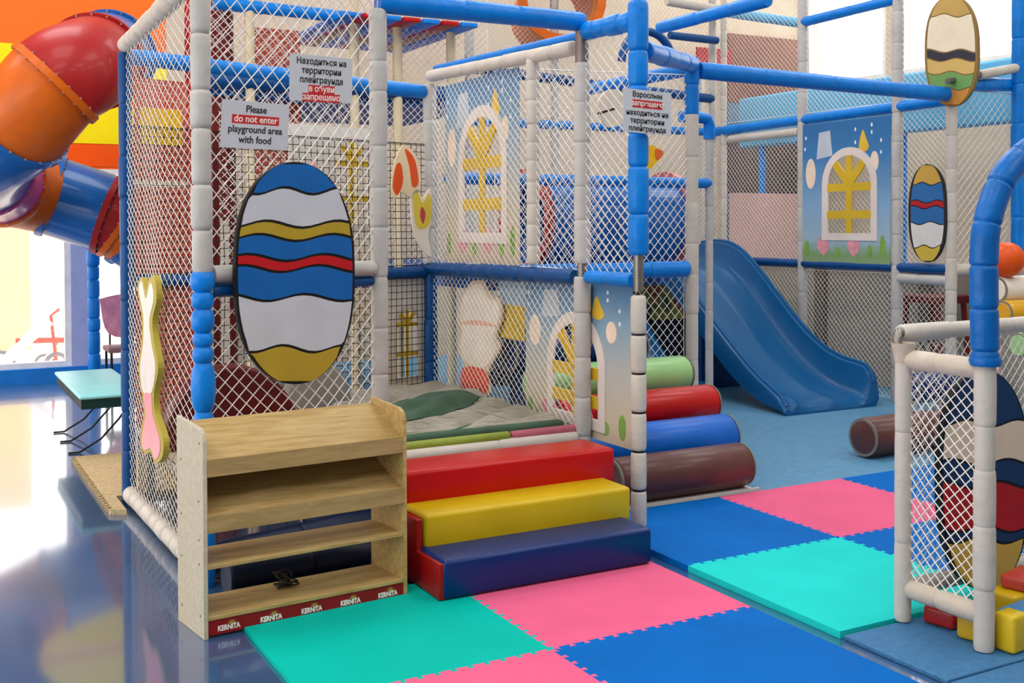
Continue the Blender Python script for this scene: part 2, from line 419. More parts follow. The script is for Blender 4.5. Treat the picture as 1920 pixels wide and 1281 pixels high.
# ================================================================== SOFT STEPS
st = thing('soft_steps', 'padded vinyl play steps in blue, yellow and red', 'steps', (2.05, 4.44, 0))
vr = mat('red_vinyl', '#BC0303', .34, .06, 4, .12, 6, coat=.1); vy = mat('yellow_vinyl', '#CCAE0E', .36, .06, 4, .12, 6, coat=.06); vb = mat('navy_vinyl', '#012A68', .34, .1, 4, .12, 6, coat=.08)
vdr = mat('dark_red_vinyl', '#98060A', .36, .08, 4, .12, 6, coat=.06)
def stepbox(x0, x1, y0, y1, z0, z1, m, name='step'):
    return MB().box(x0, x1, y0, y1, z0, z1).build(name, m, st, bevel=.022, bseg=4, smooth=True)
stepbox(2.062, 3.19, 4.44, 4.72, .003, .178, vb)
stepbox(2.085, 3.235, 4.685, 4.96, .15, .325, vy)
stepbox(2.09, 3.30, 4.93, 5.24, .29, .475, vr)
side = [(4.45, .003), (5.24, .003), (5.24, .29), (4.95, .29), (4.95, .30), (4.70, .305), (4.70, .16), (4.45, .165)]
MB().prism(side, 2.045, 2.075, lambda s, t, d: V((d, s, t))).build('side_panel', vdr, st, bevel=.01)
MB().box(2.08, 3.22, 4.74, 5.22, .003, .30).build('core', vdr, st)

# ================================================================== LEFT NETTED CAGE
A = V((1.2, 5.23, 0)); B = V((2.216, 5.574, 0)); C = V((3.5, 5.574, 0)); D = V((3.5, 5.0, 0)); E_ = V((3.5, 7.75, 0)); L = V((1.165, 7.05, 0)); Md = V((3.5, 6.16, 0))
def z_(p, z): return V((p.x, p.y, z))
cage = thing('netted_play_cage', 'tall netted play cage of padded white and blue posts on the left', 'play structure', (2.3, 6.2, 0))
TOP = 2.8; MID = 1.385
pad(z_(A, 1.44), z_(A, 3.0), cage, m=FOAMW2, r=.05, seg=.235, gap=.26, wob=.1)
# blue lower sleeve with turned-looking bulges
zz = [FLZ, .30, .52, .66, .72, .80, .865, .89, .93, 1.0, 1.07, 1.10, 1.19, 1.24, 1.30, 1.34, 1.42, 1.46]
path = []; R = []
segs = [(FLZ, .25, .05), (.26, .66, .05), (.67, .80, .048), (.81, 1.02, .056), (1.03, 1.10, .049), (1.105, 1.17, .047), (1.175, 1.275, .053), (1.28, 1.36, .051), (1.365, 1.455, .056)]
for a, b, r in segs:
    for t, q in ((0, .74), (.08, .88), (.3, 1), (.6, 1.02), (.9, .9), (1, .74)): path.append(z_(A, lerp(a, b, t))); R.append(r*q)
MB().tube(path, R, 18).build('post_sleeve', FOAMB, cage, smooth=True)
pad(z_(B, .42), z_(B, 2.82), cage, m=FOAMW2, r=.048, seg=.24, gap=.12)
pad(z_(C, .0), z_(C, 1.36), cage, m=FOAMW2, r=.05, seg=.22, gap=.12)
pad(z_(C, 1.44), z_(C, 2.62), cage, m=FOAMW2, r=.047, seg=.26, gap=.1)
MB().tube([z_(C, 1.34), z_(C, 1.46)], .03, 14).build('pole_joint', STEEL, cage, smooth=True)
MB().tube([z_(C, 2.6), z_(C, 2.84)], .04, 14).build('pole_joint', STEEL, cage, smooth=True)
# near right post: blue above, white with black bands below
pad(z_(D, 1.50), z_(D, 2.88), cage, m=FOAMB, r=.055, seg=.23, gap=.2, n=18)
MB().tube([z_(D, 1.30), z_(D, 1.52)], .028, 14).build('pole_joint', STEEL, cage, smooth=True)
pad(z_(D, .0), z_(D, 1.28), cage, m=FOAMW, r=.043, seg=.215, gap=.28, irregular=False, wob=.02, n=18)
for k in range(1, 6): MB().tube([z_(D, 1.28*k/6-.006), z_(D, 1.28*k/6+.006)], .038, 14).build('black_band', BLK, cage, smooth=True)
pad(z_(L, FLZ), z_(L, 2.72), cage, m=FOAMD, r=.042, seg=.3)
pad(z_(E_, 1.38), z_(E_, 2.74), cage, m=FOAMW2, r=.052, seg=.25)
pad(z_(E_, .3), z_(E_, 1.30), cage, m=FOAMD, r=.05, seg=.3)
pad(z_(Md, 1.42), z_(Md, 2.72), cage, m=FOAMW, r=.042, seg=.13, gap=.14)
# rails
pad(z_(L, 2.76), z_(A, 2.84), cage, 'padded_rail', FOAMW, r=.05, seg=.17, gap=.4)
pad(z_(A, 2.98), z_(B, 2.95), cage, 'padded_rail', FOAMB, r=.06, seg=.5)
pad(z_(B, 2.86), z_(C, 2.86), cage, 'padded_rail', FOAMB, r=.06, seg=.5, gap=.1)
pad(z_(C, 2.80)+V((0, -.04, 0)), z_(D, 2.78)+V((0, .04, 0)), cage, 'padded_rail', FOAMB, r=.055, seg=.12, gap=.18)
pad(z_(E_, 2.80), z_(C, 2.72)+V((0, .08, 0)), cage, 'padded_rail', FOAMW, r=.044, seg=.28, gap=.4)
pad(z_(E_, 2.86)+V((0.05, 0, 0)), z_(C, 2.80)+V((.05, .08, 0)), cage, 'padded_rail', FOAMB, r=.025, seg=.6)
pad(z_(E_, 1.335), z_(C, 1.355)+V((0, .08, 0)), cage, 'padded_rail', FOAMD, r=.05, seg=.22, gap=.16)
pad(z_(C, 1.36)+V((0, -.06, 0)), z_(D, 1.36)+V((0, .05, 0)), cage, 'padded_rail', FOAMB, r=.04, seg=.2)
pad(z_(A, 1.44)+V((.05, .02, 0)), z_(B, 1.44)-V((.04, .02, 0)), cage, 'padded_rail', FOAMW2, r=.04, seg=.4)
pad(z_(A, 1.36)+V((.05, .03, 0)), z_(B, 1.37)-V((.04, .0, 0)), cage, 'padded_rail', FOAMD, r=.03, seg=.4)
pad(z_(L, 2.70)+V((.05, .04, 0)), z_(E_, 2.68)-V((.05, 0, 0)), cage, 'padded_rail', FOAMB, r=.05, seg=.5)
pad(z_(L, 1.33)+V((.05, .04, 0)), z_(E_, 1.31)-V((.05, 0, 0)), cage, 'padded_rail', FOAMD, r=.045, seg=.3)
pad(z_(L, .045)+V((0, -.05, 0)), z_(A, .045)+V((0, .06, 0)), cage, 'padded_rail', FOAMW, r=.05, seg=.17, gap=.4)
pad(z_(A, .075)+V((.06, .05, 0)), z_(B, .075), cage, 'padded_rail', mat('black_navy_vinyl', '#0A1A38', .45), r=.088, seg=.5)
pad(z_(B, .405)+V((.03, 0, 0)), z_(C, .405)-V((.05, 0, 0)), cage, 'padded_rail', FOAMW, r=.042, seg=.6, gap=.08)
# nets
n1 = V((-.0, -.01, 0))
net(z_(A, 1.46), z_(B, 1.46), z_(B, 2.93), z_(A, 2.95), cage, cw=.078, ch=.088, r=.0031, sag=.02)
net(z_(A, .52), z_(B, .52), z_(B, 1.36), z_(A, 1.36), cage, cw=.078, ch=.074, r=.0031, sag=.02)
net(z_(L, .05), z_(A, .05), z_(A, 2.80), z_(L, 2.72), cage, cw=.10, ch=.055, r=.0019, sag=.03)
net(z_(E_, 1.38), z_(Md, 1.40), z_(Md, 2.70), z_(E_, 2.76), cage, cw=.07, ch=.058, r=.0023)
net(z_(Md, 1.40), z_(C, 1.40), z_(C, 2.70), z_(Md, 2.72), cage, cw=.07, ch=.058, r=.0023)
net(z_(E_, .45), z_(C, .42), z_(C, 1.33), z_(E_, 1.30), cage, cw=.07, ch=.055, r=.0023)
net(z_(C, 1.38), z_(D, 1.38), z_(D, 2.74), z_(C, 2.74), cage, cw=.075, ch=.062, r=.0025)
net(z_(L, .42), z_(E_, .42), z_(E_, 2.28), z_(L, 2.28), cage, cw=.05, ch=.05, r=.0026, m=ROPEK, square=True, sag=.02)
net(z_(L, .03)+V((.05, -.05, 0)), z_(A, .03)+V((.05, .05, 0)), z_(A, .40)+V((.05, .05, 0)), z_(L, .40)+V((.05, -.05, 0)), cage, cw=.05, ch=.05, r=.0026, m=ROPEK, square=True)
net(z_(A, .03)+V((0, .12, 0)), z_(B, .03)+V((0, .12, 0)), z_(B, .38)+V((0, .12, 0)), z_(A, .38)+V((0, .12, 0)), cage, cw=.10, ch=.10, r=.002, m=ROPEK, square=True)
# deck
dk = mat('beige_deck_board', '#C9B9A2', .6, .08, 5)
dpts = [(1.24, 5.40), (2.2, 5.66), (3.44, 5.66), (3.44, 7.66), (1.22, 7.02)]
MB().prism(dpts, .34, .40, lambda s, t, d: V((s, t, d))).build('deck', dk, cage)
MB().box(1.25, 1.29, 6.9, 6.94, 0, .34).box(3.38, 3.42, 7.5, 7.54, 0, .34).box(2.3, 2.34, 7.2, 7.24, 0, .34).box(3.3, 3.34, 5.75, 5.79, 0, .34).build('deck_leg', STEEL, cage)
tag(foam((1.24, 5.0, .075), (1.98, 5.05, .075), .09, .4, .12).build('bolster', mat('black_navy_vinyl', '#0A1A38', .45), None, smooth=True), 'dark navy bolster on the floor behind the wooden rack', 'bolster')
# edge pads on front rail
for (a, b, c, lab) in ((.07, .62, '#8C9A3A', 'olive green edge pad'), (.63, .97, '#B5616F', 'dusty pink edge pad')):
    p0 = lerp(B, C, a); p1 = lerp(B, C, b)
    o = foam(z_(p0, .452)+V((0, .02, 0)), z_(p1, .455)+V((0, .02, 0)), .03, .6, .15).build('edge_pad', mat(lab.replace(' ', '_'), c, .5, .1, 8, .3, 30), cage, smooth=True)
    o['label'] = lab
# mattress under a crumpled sheet
green_m = mat('dull_green_fabric', '#46614F', .8, .2, 5, .3, 30); shm = mat('grey_beige_sheet', '#A9A494', .8, .2, 3, .3, 40)
for n_ in shm.node_tree.nodes:
    if n_.type == 'TEX_NOISE' and n_.inputs['Scale'].default_value > 30:
        n_.inputs['Scale'].default_value = 5; n_.inputs['Distortion'].default_value = .5
        mp_s = shm.node_tree.nodes.new('ShaderNodeMapping'); mp_s.inputs['Scale'].default_value = (1.2, 9, 1); mp_s.inputs['Rotation'].default_value = (0, 0, -.45)
        tc_s = [q for q in shm.node_tree.nodes if q.type == 'TEX_COORD'][0]
        shm.node_tree.links.new(tc_s.outputs['Object'], mp_s.inputs['Vector']); shm.node_tree.links.new(mp_s.outputs['Vector'], n_.inputs['Vector'])
    if n_.type == 'BUMP': n_.inputs['Strength'].default_value = .9; n_.inputs['Distance'].default_value = .05
mt = thing('mattress', 'mattress under a crumpled grey-green sheet inside the netted cage', 'mattress', (2.85, 6.5, .402))
MC = (V((2.26, 5.66, 0)), V((3.43, 5.66, 0)), V((3.44, 7.5, 0)), V((2.32, 7.35, 0)))
def mbil(a, b): return MC[0]*(1-a)*(1-b)+MC[1]*a*(1-b)+MC[2]*a*b+MC[3]*(1-a)*b
mb = MB(); mb.add([V((p.x, p.y, z)) for z in (.402, .502) for p in MC], [(3, 2, 1, 0), (4, 5, 6, 7)]+[(i, (i+1) % 4, 4+(i+1) % 4, 4+i) for i in range(4)])
mb.build('mattress_core', green_m, mt, bevel=.025, bseg=4)
def inflap(a, b):
    c = .20+.30*a
    return a < .9 and abs(b-c) < .105*math.sin(PI*min(1, max(0, (a+.15)/1.05)))**.8
def sheet_z(a, b):
    w_ = b-.32*a
    fold = .017*math.sin(34*w_+2*math.sin(4*a))+.010*math.sin(61*w_+3*math.sin(5*a+1))+.005*math.sin(97*w_+6*a)
    bulge = .075*math.exp(-((b-(.24+.34*a))/.10)**2)*math.sin(PI*min(1, max(0, a)))*1.0
    edge = min(1, min(a, 1-a, b, 1-b)/.05); edge = math.sin(edge*PI/2)
    return .496+edge*(.026+fold*(.45+.55*min(1, 1.6*(1-b)))+bulge)
def sheet(flap):
    mb = MB(); nx, ny = 90, 130; n = nx+1
    vs_ = []
    for j in range(ny+1):
        for i in range(nx+1):
            a, b = i/nx, j/ny; p = mbil(.015+.97*a, .022+.955*b); p.z = sheet_z(a, b)+(.010 if flap else 0); vs_.append(p)
    fs = []
    for j in range(ny):
        for i in range(nx):
            if flap and not inflap((i+.5)/nx, (j+.5)/ny): continue
            fs.append((j*n+i, j*n+i+1, (j+1)*n+i+1, (j+1)*n+i))
    used = sorted({q for f in fs for q in f}); ix = {q: k for k, q in enumerate(used)}
    return mb.add([vs_[q] for q in used], [tuple(ix[q] for q in f) for f in fs])
o = sheet(False).build('sheet', shm, mt, smooth=True); o.modifiers.new('thickness', 'SOLIDIFY').thickness = -.004
o = sheet(True).build('green_fold', green_m, mt, smooth=True); o.modifiers.new('thickness', 'SOLIDIFY').thickness = -.003
# printed sheet hanging behind the ice-cream board
ps = thing('printed_sheet', 'blue and yellow printed sheet hanging behind the ice-cream board', 'play panel', (3.56, 6.5, .9))
fr = frame((3.56, 6.74, 0), (0, -1, 0))
MB().prism([(0, 1.13), (.36, 1.13), (.36, 1.31), (0, 1.31)], 0, .006, fr).build('blue_part', mat('pale_blue_print', '#9DB6CE', .6), ps)
MB().prism([(0, .90), (.36, .90), (.36, 1.13), (0, 1.13)], 0, .006, fr).build('yellow_part', mat('mustard_print', '#C9A92E', .6, .15, 12), ps)

# ================================================================== PRINTED WINDOW PANELS
def printmat(name, stops):
    if name in MATS: return MATS[name]
    m = mat(name, '#ffffff', .5); nt = m.node_tree
    cr = [n for n in nt.nodes if n.type == 'VALTORGB'][0]; tc = [n for n in nt.nodes if n.type == 'TEX_COORD'][0]
    no = [n for n in nt.nodes if n.type == 'TEX_NOISE'][0]
    sp = nt.nodes.new('ShaderNodeSeparateXYZ'); nt.links.new(tc.outputs['Generated'], sp.inputs[0])
    ad = nt.nodes.new('ShaderNodeMath'); ad.operation = 'MULTIPLY_ADD'; ad.inputs[1].default_value = .12
    no.inputs['Scale'].default_value = 9
    nt.links.new(no.outputs['Fac'], ad.inputs[0]); nt.links.new(sp.outputs['Z'], ad.inputs[2]); nt.links.new(ad.outputs[0], cr.inputs['Fac'])
    els = cr.color_ramp.elements
    while len(els) > 1: els.remove(els[-1])
    els[0].position = stops[0][0]; els[0].color = lin(stops[0][1])
    for p, c in stops[1:]:
        e = els.new(p); e.color = lin(c)
    return m
pm_blue = printmat('blue_storybook_print', [(0.0, '#8FA58C'), (.12, '#7FA36A'), (.22, '#9DB9CB'), (.5, '#7FA9CE'), (.8, '#3F7FB6'), (1.0, '#2F6FA8')])
pm_pale = printmat('pale_storybook_print', [(0.0, '#C8B69E'), (.2, '#D2C4A8'), (.5, '#B9BDB8'), (.8, '#86A6BC'), (1.0, '#5F8DB4')])
pm_cream = printmat('cream_house_print', [(0.0, '#F0DDB8'), (.5, '#F6EBD8'), (1.0, '#E9E6DF')])
latt = mat('mustard_lattice', '#D8B42C', .45, .05); archm = mat('pale_arch_moulding', '#E4DAD2', .5, .05)
tulip_m = mat('pink_tulip_print', '#E29AA6', .5, .15, 20); leaf_m = mat('green_leaf_print', '#7FA84E', .5, .2, 20); cream_m = mat('cream_blossom_print', '#F1DCC6', .5, .1); lamp_m = mat('pale_lamp_print', '#BCC6D2', .5, .08); yel_m = mat('yellow_blossom_print', '#E3BE3C', .5, .1)
def arch(cx, w, t0, t1, n=20):
    r = w/2; pts = [(cx+r, t0), (cx+r, t0+(t1-r-t0)*.5)]
    pts += [(cx+r*math.cos(a), t1-r+r*math.sin(a)) for a in (PI*i/n for i in range(n+1))]
    pts += [(cx-r, t0+(t1-r-t0)*.5), (cx-r, t0), (cx-r*.5, t0), (cx, t0), (cx+r*.5, t0)]
    return pts
def torect(pts, W, H, c):
    out = []
    for s, t in pts:
        ds, dt = s-c[0], t-c[1]; k = 1e9
        if ds > 1e-9: k = min(k, (W-c[0])/ds)
        if ds < -1e-9: k = min(k, -c[0]/ds)
        if dt > 1e-9: k = min(k, (H-c[1])/dt)
        if dt < -1e-9: k = min(k, -c[1]/dt)
        out.append([c[0]+ds*k, c[1]+dt*k])
    for corner in ((0, 0), (W, 0), (W, H), (0, H)):
        i = min(range(len(out)), key=lambda q: (out[q][0]-corner[0])**2+(out[q][1]-corner[1])**2)
        out[i] = list(corner)
    return [tuple(p) for p in out]
def window_panel(label, fr, W, H, m, cx, aw, t0, t1, deco=True, group='printed window panels', dside=1):
    pr = thing('window_panel', label, 'play panel', fr(W/2, 0, 0), group)
    T = .006*dside
    ao = arch(cx, aw, t0, t1); ai = arch(cx, aw*.78, t0+aw*.10, t1-aw*.11)
    MB().ringplate(torect(ao, W, H, (cx, (t0+t1)/2)), ao, 0, T, fr).build('printed_sheet', m, pr)
    MB().ringplate(ao, ai, 0, T*2.2, fr).build('arch_frame', archm, pr)
    mb = MB(); bw = aw*.11; lev = [0]; r = aw*.40; zc = t1-aw/2
    def bar(s0, tt0, s1, tt1, wd=bw):
        d = V((s1-s0, tt1-tt0)); d.normalize(); q = V((-d.y, d.x))*wd/2
        lev[0] += 1
        mb.prism([(s0+q.x, tt0+q.y), (s0-q.x, tt0-q.y), (s1-q.x, tt1-q.y), (s1+q.x, tt1+q.y)], T*(.4-.03*lev[0]), T*(2.0+.12*lev[0]), fr)
    bar(cx, t0+aw*.09, cx, t1-aw*.1)
    bar(cx-r, zc-aw*.04, cx+r, zc-aw*.04); bar(cx-r, lerp(t0, zc, .46), cx+r, lerp(t0, zc, .46))
    for a in (48, 132): bar(cx, zc, cx+r*.98*math.cos(math.radians(a)), zc+r*.98*math.sin(math.radians(a)))
    mb.build('lattice', latt, pr)
    if deco:
        def blob(name, mm, pts, d=1.15): MB().prism(pts, T, T*d, fr).build(name, mm, pr)
        for tx in (.25, .60):
            c = (W*tx, H*.10)
            blob('tulip', tulip_m, smooth_closed([(c[0]-.05*W/.7, c[1]+.03), (c[0]-.03, c[1]+.085*H), (c[0]+.0, c[1]+.06*H), (c[0]+.035, c[1]+.09*H), (c[0]+.07*W, c[1]+.02), (c[0]+.01, c[1]-.05*H)], 4), 1.4)
        for tx, hh in ((.05, .12), (.42, .07), (.78, .09), (.92, .16)):
            blob('leaf', leaf_m, ell(W*tx, H*(.04+hh/2), W*.03, H*hh/2, 14), 1.3)
        blob('blossom', cream_m, ell(W*.1, H*.64, W*.06, H*.11, 18), 1.3)
        blob('blossom', yel_m, smooth_closed([(W*.66, H*.80), (W*.70, H*.92), (W*.74, H*.86), (W*.77, H*.80), (W*.72, H*.77)], 4), 1.3)
        blob('blossom', cream_m, ell(W*.83, H*.70, W*.045, H*.07, 16), 1.3)
        blob('lamp_shape', lamp_m, [(W*.17, H*.74), (W*.20, H*.93), (W*.33, H*.94), (W*.36, H*.76)], 1.2)
        mb2 = MB()
        for sx, tz in ((.62, .93), (.80, .95), (.80, .90), (.9, .84), (.9, .76), (.04, .9), (.03, .82), (.62, .84)):
            mb2.prism(ell(W*sx, H*tz, W*.009, H*.014, 10), T, T*1.3, fr)
        mb2.build('painted_dots', mat('white_dot_print', '#EEF2F4', .5), pr)
    return pr
XR = 8.1
# right hall panel, on plane x = XR
fr = frame((XR-.03, 8.60, 1.28), (0, -1, 0)); window_panel('bright blue printed panel with mustard window on the right of the hall', fr, 1.16, 1.40, pm_blue, .58*1.16*.98-.02, .62*1.16, .16*1.40, .81*1.40)
fr = frame((3.52, 7.50, 1.40), (0, -1, 0)); window_panel('faded pale printed panel with yellow window high on the cage side', fr, 1.13, 1.30, pm_pale, .60, .74, .14, 1.10)
fr = frame((3.56, 6.36, .40), (0, -1, 0)); window_panel('printed panel with yellow window low beside the soft steps', fr, 1.22, .92, pm_pale, .62, .66, .05, .74)
ue = (E_-L).normalized(); nb = V((0, 0, 1)).cross(ue); ob = z_(L, 0)
def backfr(s, z, off=.05): return frame(ob+ue*s-nb*0+V((0, 0, z))+V((0, off, 0)), ue)
sB = lambda u, v: (hit(u, v, ob, nb)-ob).dot(ue)
zB = lambda u, v: hit(u, v, ob, nb).z
s0, s1 = sB(545, 300), sB(705, 300); fr = backfr(s0, .95)
window_panel('cream house panel with yellow window behind the black net', fr, s1-s0, 1.42, pm_cream, .72*(s1-s0), .36*(s1-s0)+.1, .68, 1.36, deco=False)
s0, s1 = sB(724, 650), sB(808, 650); fr = backfr(s0, .44)
window_panel('small cream panel with yellow window low in the back corner', fr, s1-s0, .86, pm_cream, (s1-s0)/2, .26, .06, .62, deco=False)
# brick printed panel with yellow rectangle
s0, s1 = .06, sB(470, 300)
br = printmat('salmon_brick_print', [(0, '#E3A493'), (.5, '#DE8F7C'), (1, '#E09A88')])
nt = br.node_tree; bsdf = nt.nodes['Principled BSDF']; bk = nt.nodes.new('ShaderNodeTexBrick'); tc = [n for n in nt.nodes if n.type == 'TEX_COORD'][0]
mp = nt.nodes.new('ShaderNodeMapping'); mp.inputs['Rotation'].default_value = (PI/2, 0, 0); nt.links.new(tc.outputs['Object'], mp.inputs['Vector']); nt.links.new(mp.outputs['Vector'], bk.inputs['Vector'])
bk.inputs['Scale'].default_value = 5; bk.inputs['Color1'].default_value = lin('#D8664E'); bk.inputs['Color2'].default_value = lin('#CC553E'); bk.inputs['Mortar'].default_value = lin('#E2A894'); bk.inputs['Mortar Size'].default_value = .015
nt.links.new(bk.outputs['Color'], bsdf.inputs['Base Color'])
bp = thing('brick_panel', 'salmon brick-print panel with a yellow square seen through the left net', 'play panel', ob+ue*.3+V((0, .05, .4)))
fr = frame(ob+V((0, .05, 0)), ue)
MB().box(0, 1, 0, 1, 0, 1)
MB().prism([(s0, .42), (.42, .42), (.42, 2.58), (s0, 2.58)], 0, .01, fr).build('printed_sheet', br, bp)
ys0, ys1 = sB(262, 240), sB(342, 240)
MB().prism([(max(ys0, .08), zB(300, 272)), (ys1, zB(300, 272)), (ys1, zB(300, 203)), (max(ys0, .08), zB(300, 203))], .01, .016, fr).build('yellow_square', mat('yellow_print', '#F0B800', .5, .12, 18), bp)
MB().prism([(s0, zB(300, 350)), (.42, zB(300, 350)), (.42, zB(300, 338)), (s0, zB(300, 338))], .01, .014, fr).build('pale_stripe', cream_m, bp)
rd = thing('red_column_panel', 'red and cream striped back panel behind the wooden rack post', 'play panel', ob+ue*.6+V((0, .05, .4)))
for (a, b, z0, z1, c, nm) in ((.43, .50, .42, 2.5, '#C8402C', 'red_strip'), (.50, .58, .42, 1.9, '#F0E6DC', 'cream_strip'), (.585, .63, .42, 2.5, '#6E1512', 'maroon_strip'), (.635, .70, .42, 1.7, '#EDE2D6', 'cream_strip')):
    MB().prism([(a, z0), (b, z0), (b, z1), (a, z1)], 0, .03, fr).build(nm, mat('strip'+c, c, .5, .1), rd)
rd['label'] = 'red, cream and maroon striped panel behind the painted board'

SMOOTH = True
# ================================================================== CUT-OUT BOARDS (plain painted boards)
def board(label, p, n, outline, patches, edge='#2A2A2A', th=.02, off=.0, cat='cut-out board', group=None):
    """outline/patches: pixel traced on the plane through p with normal n"""
    po, fr0 = pxpoly(outline, p, n, 0, 5, SMOOTH)
    fr = lambda s, t, d: fr0(s, t, d+off)
    cen = fr(sum(a for a, b in po)/len(po), min(b for a, b in po), 0)
    root = thing('cutout_board', label, cat, cen, group)
    MB().prism(po, 0, th, fr).build('board', mat('board_edge'+edge, edge, .5, .05), root)
    for i, (nm, c, pts) in enumerate(patches):
        pp, _ = pxpoly(pts, p, n, 0, 5, SMOOTH)
        MB().prism(pp, th, th+.0022+.0004*i, fr).build(nm, mat('board_paint'+c, c, .4, .05), root)
    return root
nf = (B-A).normalized(); nf = V((nf.y, -nf.x, 0))
def egg(label, p, n, cx, cy, rx, ry, bands, edge, th, skew=0):
    """plain oval board painted with wavy colour bands; bands = (name, colour, fraction from top where it ends)"""
    def wdt(f, k): return k*math.sqrt(max(0, 1-abs(2*f-1)**2.6))
    def X(f, sg, inset): return cx+skew*(f-.5)+sg*max(.5, wdt(f, rx-inset))
    N = 40
    out = [(X((1-math.cos(PI*i/N))/2, 1, 0), cy-ry+2*ry*(1-math.cos(PI*i/N))/2) for i in range(N+1)]+[(X((1-math.cos(PI*i/N))/2, -1, 0), cy-ry+2*ry*(1-math.cos(PI*i/N))/2) for i in range(N, -1, -1)]
    pts = []; f0 = .006
    for nm, c, f1 in bands:
        f1 = min(f1, .994); q = []; M_ = 14; amp = .016
        def row(f, rev):
            if f < .03 or f > .97: am = 0
            else: am = amp
            r_ = [(lerp(X(f, -1, 5), X(f, 1, 5), i/M_), cy-ry+2*ry*(f+am*math.sin(i/M_*3*PI+9*f))) for i in range(M_+1)]
            return r_[::-1] if rev else r_
        TT = [t for t in (.03, .08, .15, .25, .35, .5, .65, .75, .85, .92, .97) if (lerp(f0, f1, t)-f0 > .026 or f0 < .03) and (f1-lerp(f0, f1, t) > .026 or f1 > .97)] or [.5]
        q = row(f0+.006, False)+[(X(lerp(f0, f1, t), 1, 5), cy-ry+2*ry*lerp(f0, f1, t)) for t in TT]+row(f1-.006, True)+[(X(lerp(f0, f1, t), -1, 5), cy-ry+2*ry*lerp(f0, f1, t)) for t in TT[::-1]]
        pts.append((nm, c, q)); f0 = f1
    global SMOOTH
    SMOOTH = False
    r = board(label, p, n, out, pts, edge, th)
    SMOOTH = True
    return r
egg('tall oval painted board with wavy blue, white, red and yellow bands on the front net', A+nf*.06, nf, 548, 512, 112, 208, [
    ('blue_band', '#0B63AE', .13), ('pale_band', '#C9CDD4', .28), ('yellow_band', '#B39A2C', .34), ('blue_band', '#0B63AE', .43), ('red_band', '#C0141C', .48),
    ('blue_band', '#0B63AE', .61), ('pale_band', '#C9CDD4', .84), ('yellow_band', '#B89C2E', .99)], '#15130F', .022)
# side board on the left net, seen at a grazing angle
board('narrow white and pink board with yellow edge on the left side net', V((1.12, 6.0, 0)), V((1, -.0, 0)),
      [(268, 540), (276, 520), (284, 545), (290, 525), (300, 518), (305, 560), (297, 600), (300, 640), (308, 690), (300, 735), (302, 775), (317, 820), (316, 855), (302, 868), (293, 848), (282, 850), (273, 825), (280, 775), (276, 735), (270, 690), (276, 640), (276, 590)],
      [('white_paint', '#F0E9E0', [(272, 545), (277, 528), (285, 560), (294, 530), (300, 560), (292, 600), (295, 640), (303, 690), (296, 735), (280, 735), (274, 690), (280, 640), (280, 590)]),
       ('pink_paint', '#EFA0A8', [(281, 740), (295, 740), (298, 778), (311, 822), (311, 850), (302, 860), (294, 840), (283, 843), (277, 825), (284, 778)])],
      edge='#B3A23A', th=.03)
# ice-cream board behind the side net
board('white swirl ice-cream board with orange-red base on the cage side', V((3.535, 6.9, 0)), V((-1, 0, 0)),
      [(868, 560), (885, 530), (908, 528), (920, 555), (940, 560), (944, 595), (934, 630), (940, 655), (918, 700), (920, 742), (868, 738), (874, 690), (862, 655), (866, 620), (860, 590)],
      [('white_swirl', '#EFE6D8', [(872, 562), (888, 536), (906, 534), (917, 560), (936, 566), (939, 595), (929, 630), (934, 655), (912, 688), (880, 680), (868, 655), (871, 620), (866, 590)]),
       ('red_stem', '#E2543A', [(872, 690), (915, 696), (915, 738), (873, 735)]),
       ('pink_line', '#E7B49C', [(866, 606), (900, 600), (938, 612), (900, 610)])], edge='#DCC7AC', th=.015)
pB = ob+V((0, -.0, 0))
board('orange and cream shell-shaped board on the back net', pB, nb,
      [(727, 350), (735, 300), (752, 272), (776, 300), (782, 345), (768, 372), (745, 360), (732, 372)],
      [('orange_lobe', '#F0561C', [(729, 350), (735, 312), (744, 308), (748, 340), (738, 366)]), ('orange_lobe', '#EE5A24', [(752, 280), (770, 300), (777, 342), (766, 350), (760, 312)])], edge='#F3E1B8', th=.015, off=.03)
board('yellow tulip-shaped board with white stem on the back net', pB, nb,
      [(764, 372), (776, 355), (786, 372), (800, 355), (806, 400), (796, 440), (802, 480), (786, 470), (768, 430)],
      [('yellow_petals', '#E7CF4A', [(767, 374), (776, 362), (785, 380), (798, 364), (802, 400), (794, 425), (774, 425)]), ('red_heart', '#C24A4A', [(783, 388), (790, 400), (786, 420), (780, 405)])], edge='#EFE7D6', th=.015, off=.03)
board('pink teardrop board on the back net beside the cream house panel', pB, nb,
      [(568, 345), (582, 300), (596, 345), (590, 368), (574, 368)], [('pink_spot', '#E86FA6', [(572, 345), (582, 326), (592, 345), (588, 362), (576, 362)])], edge='#EFA2A0', th=.015, off=.03)
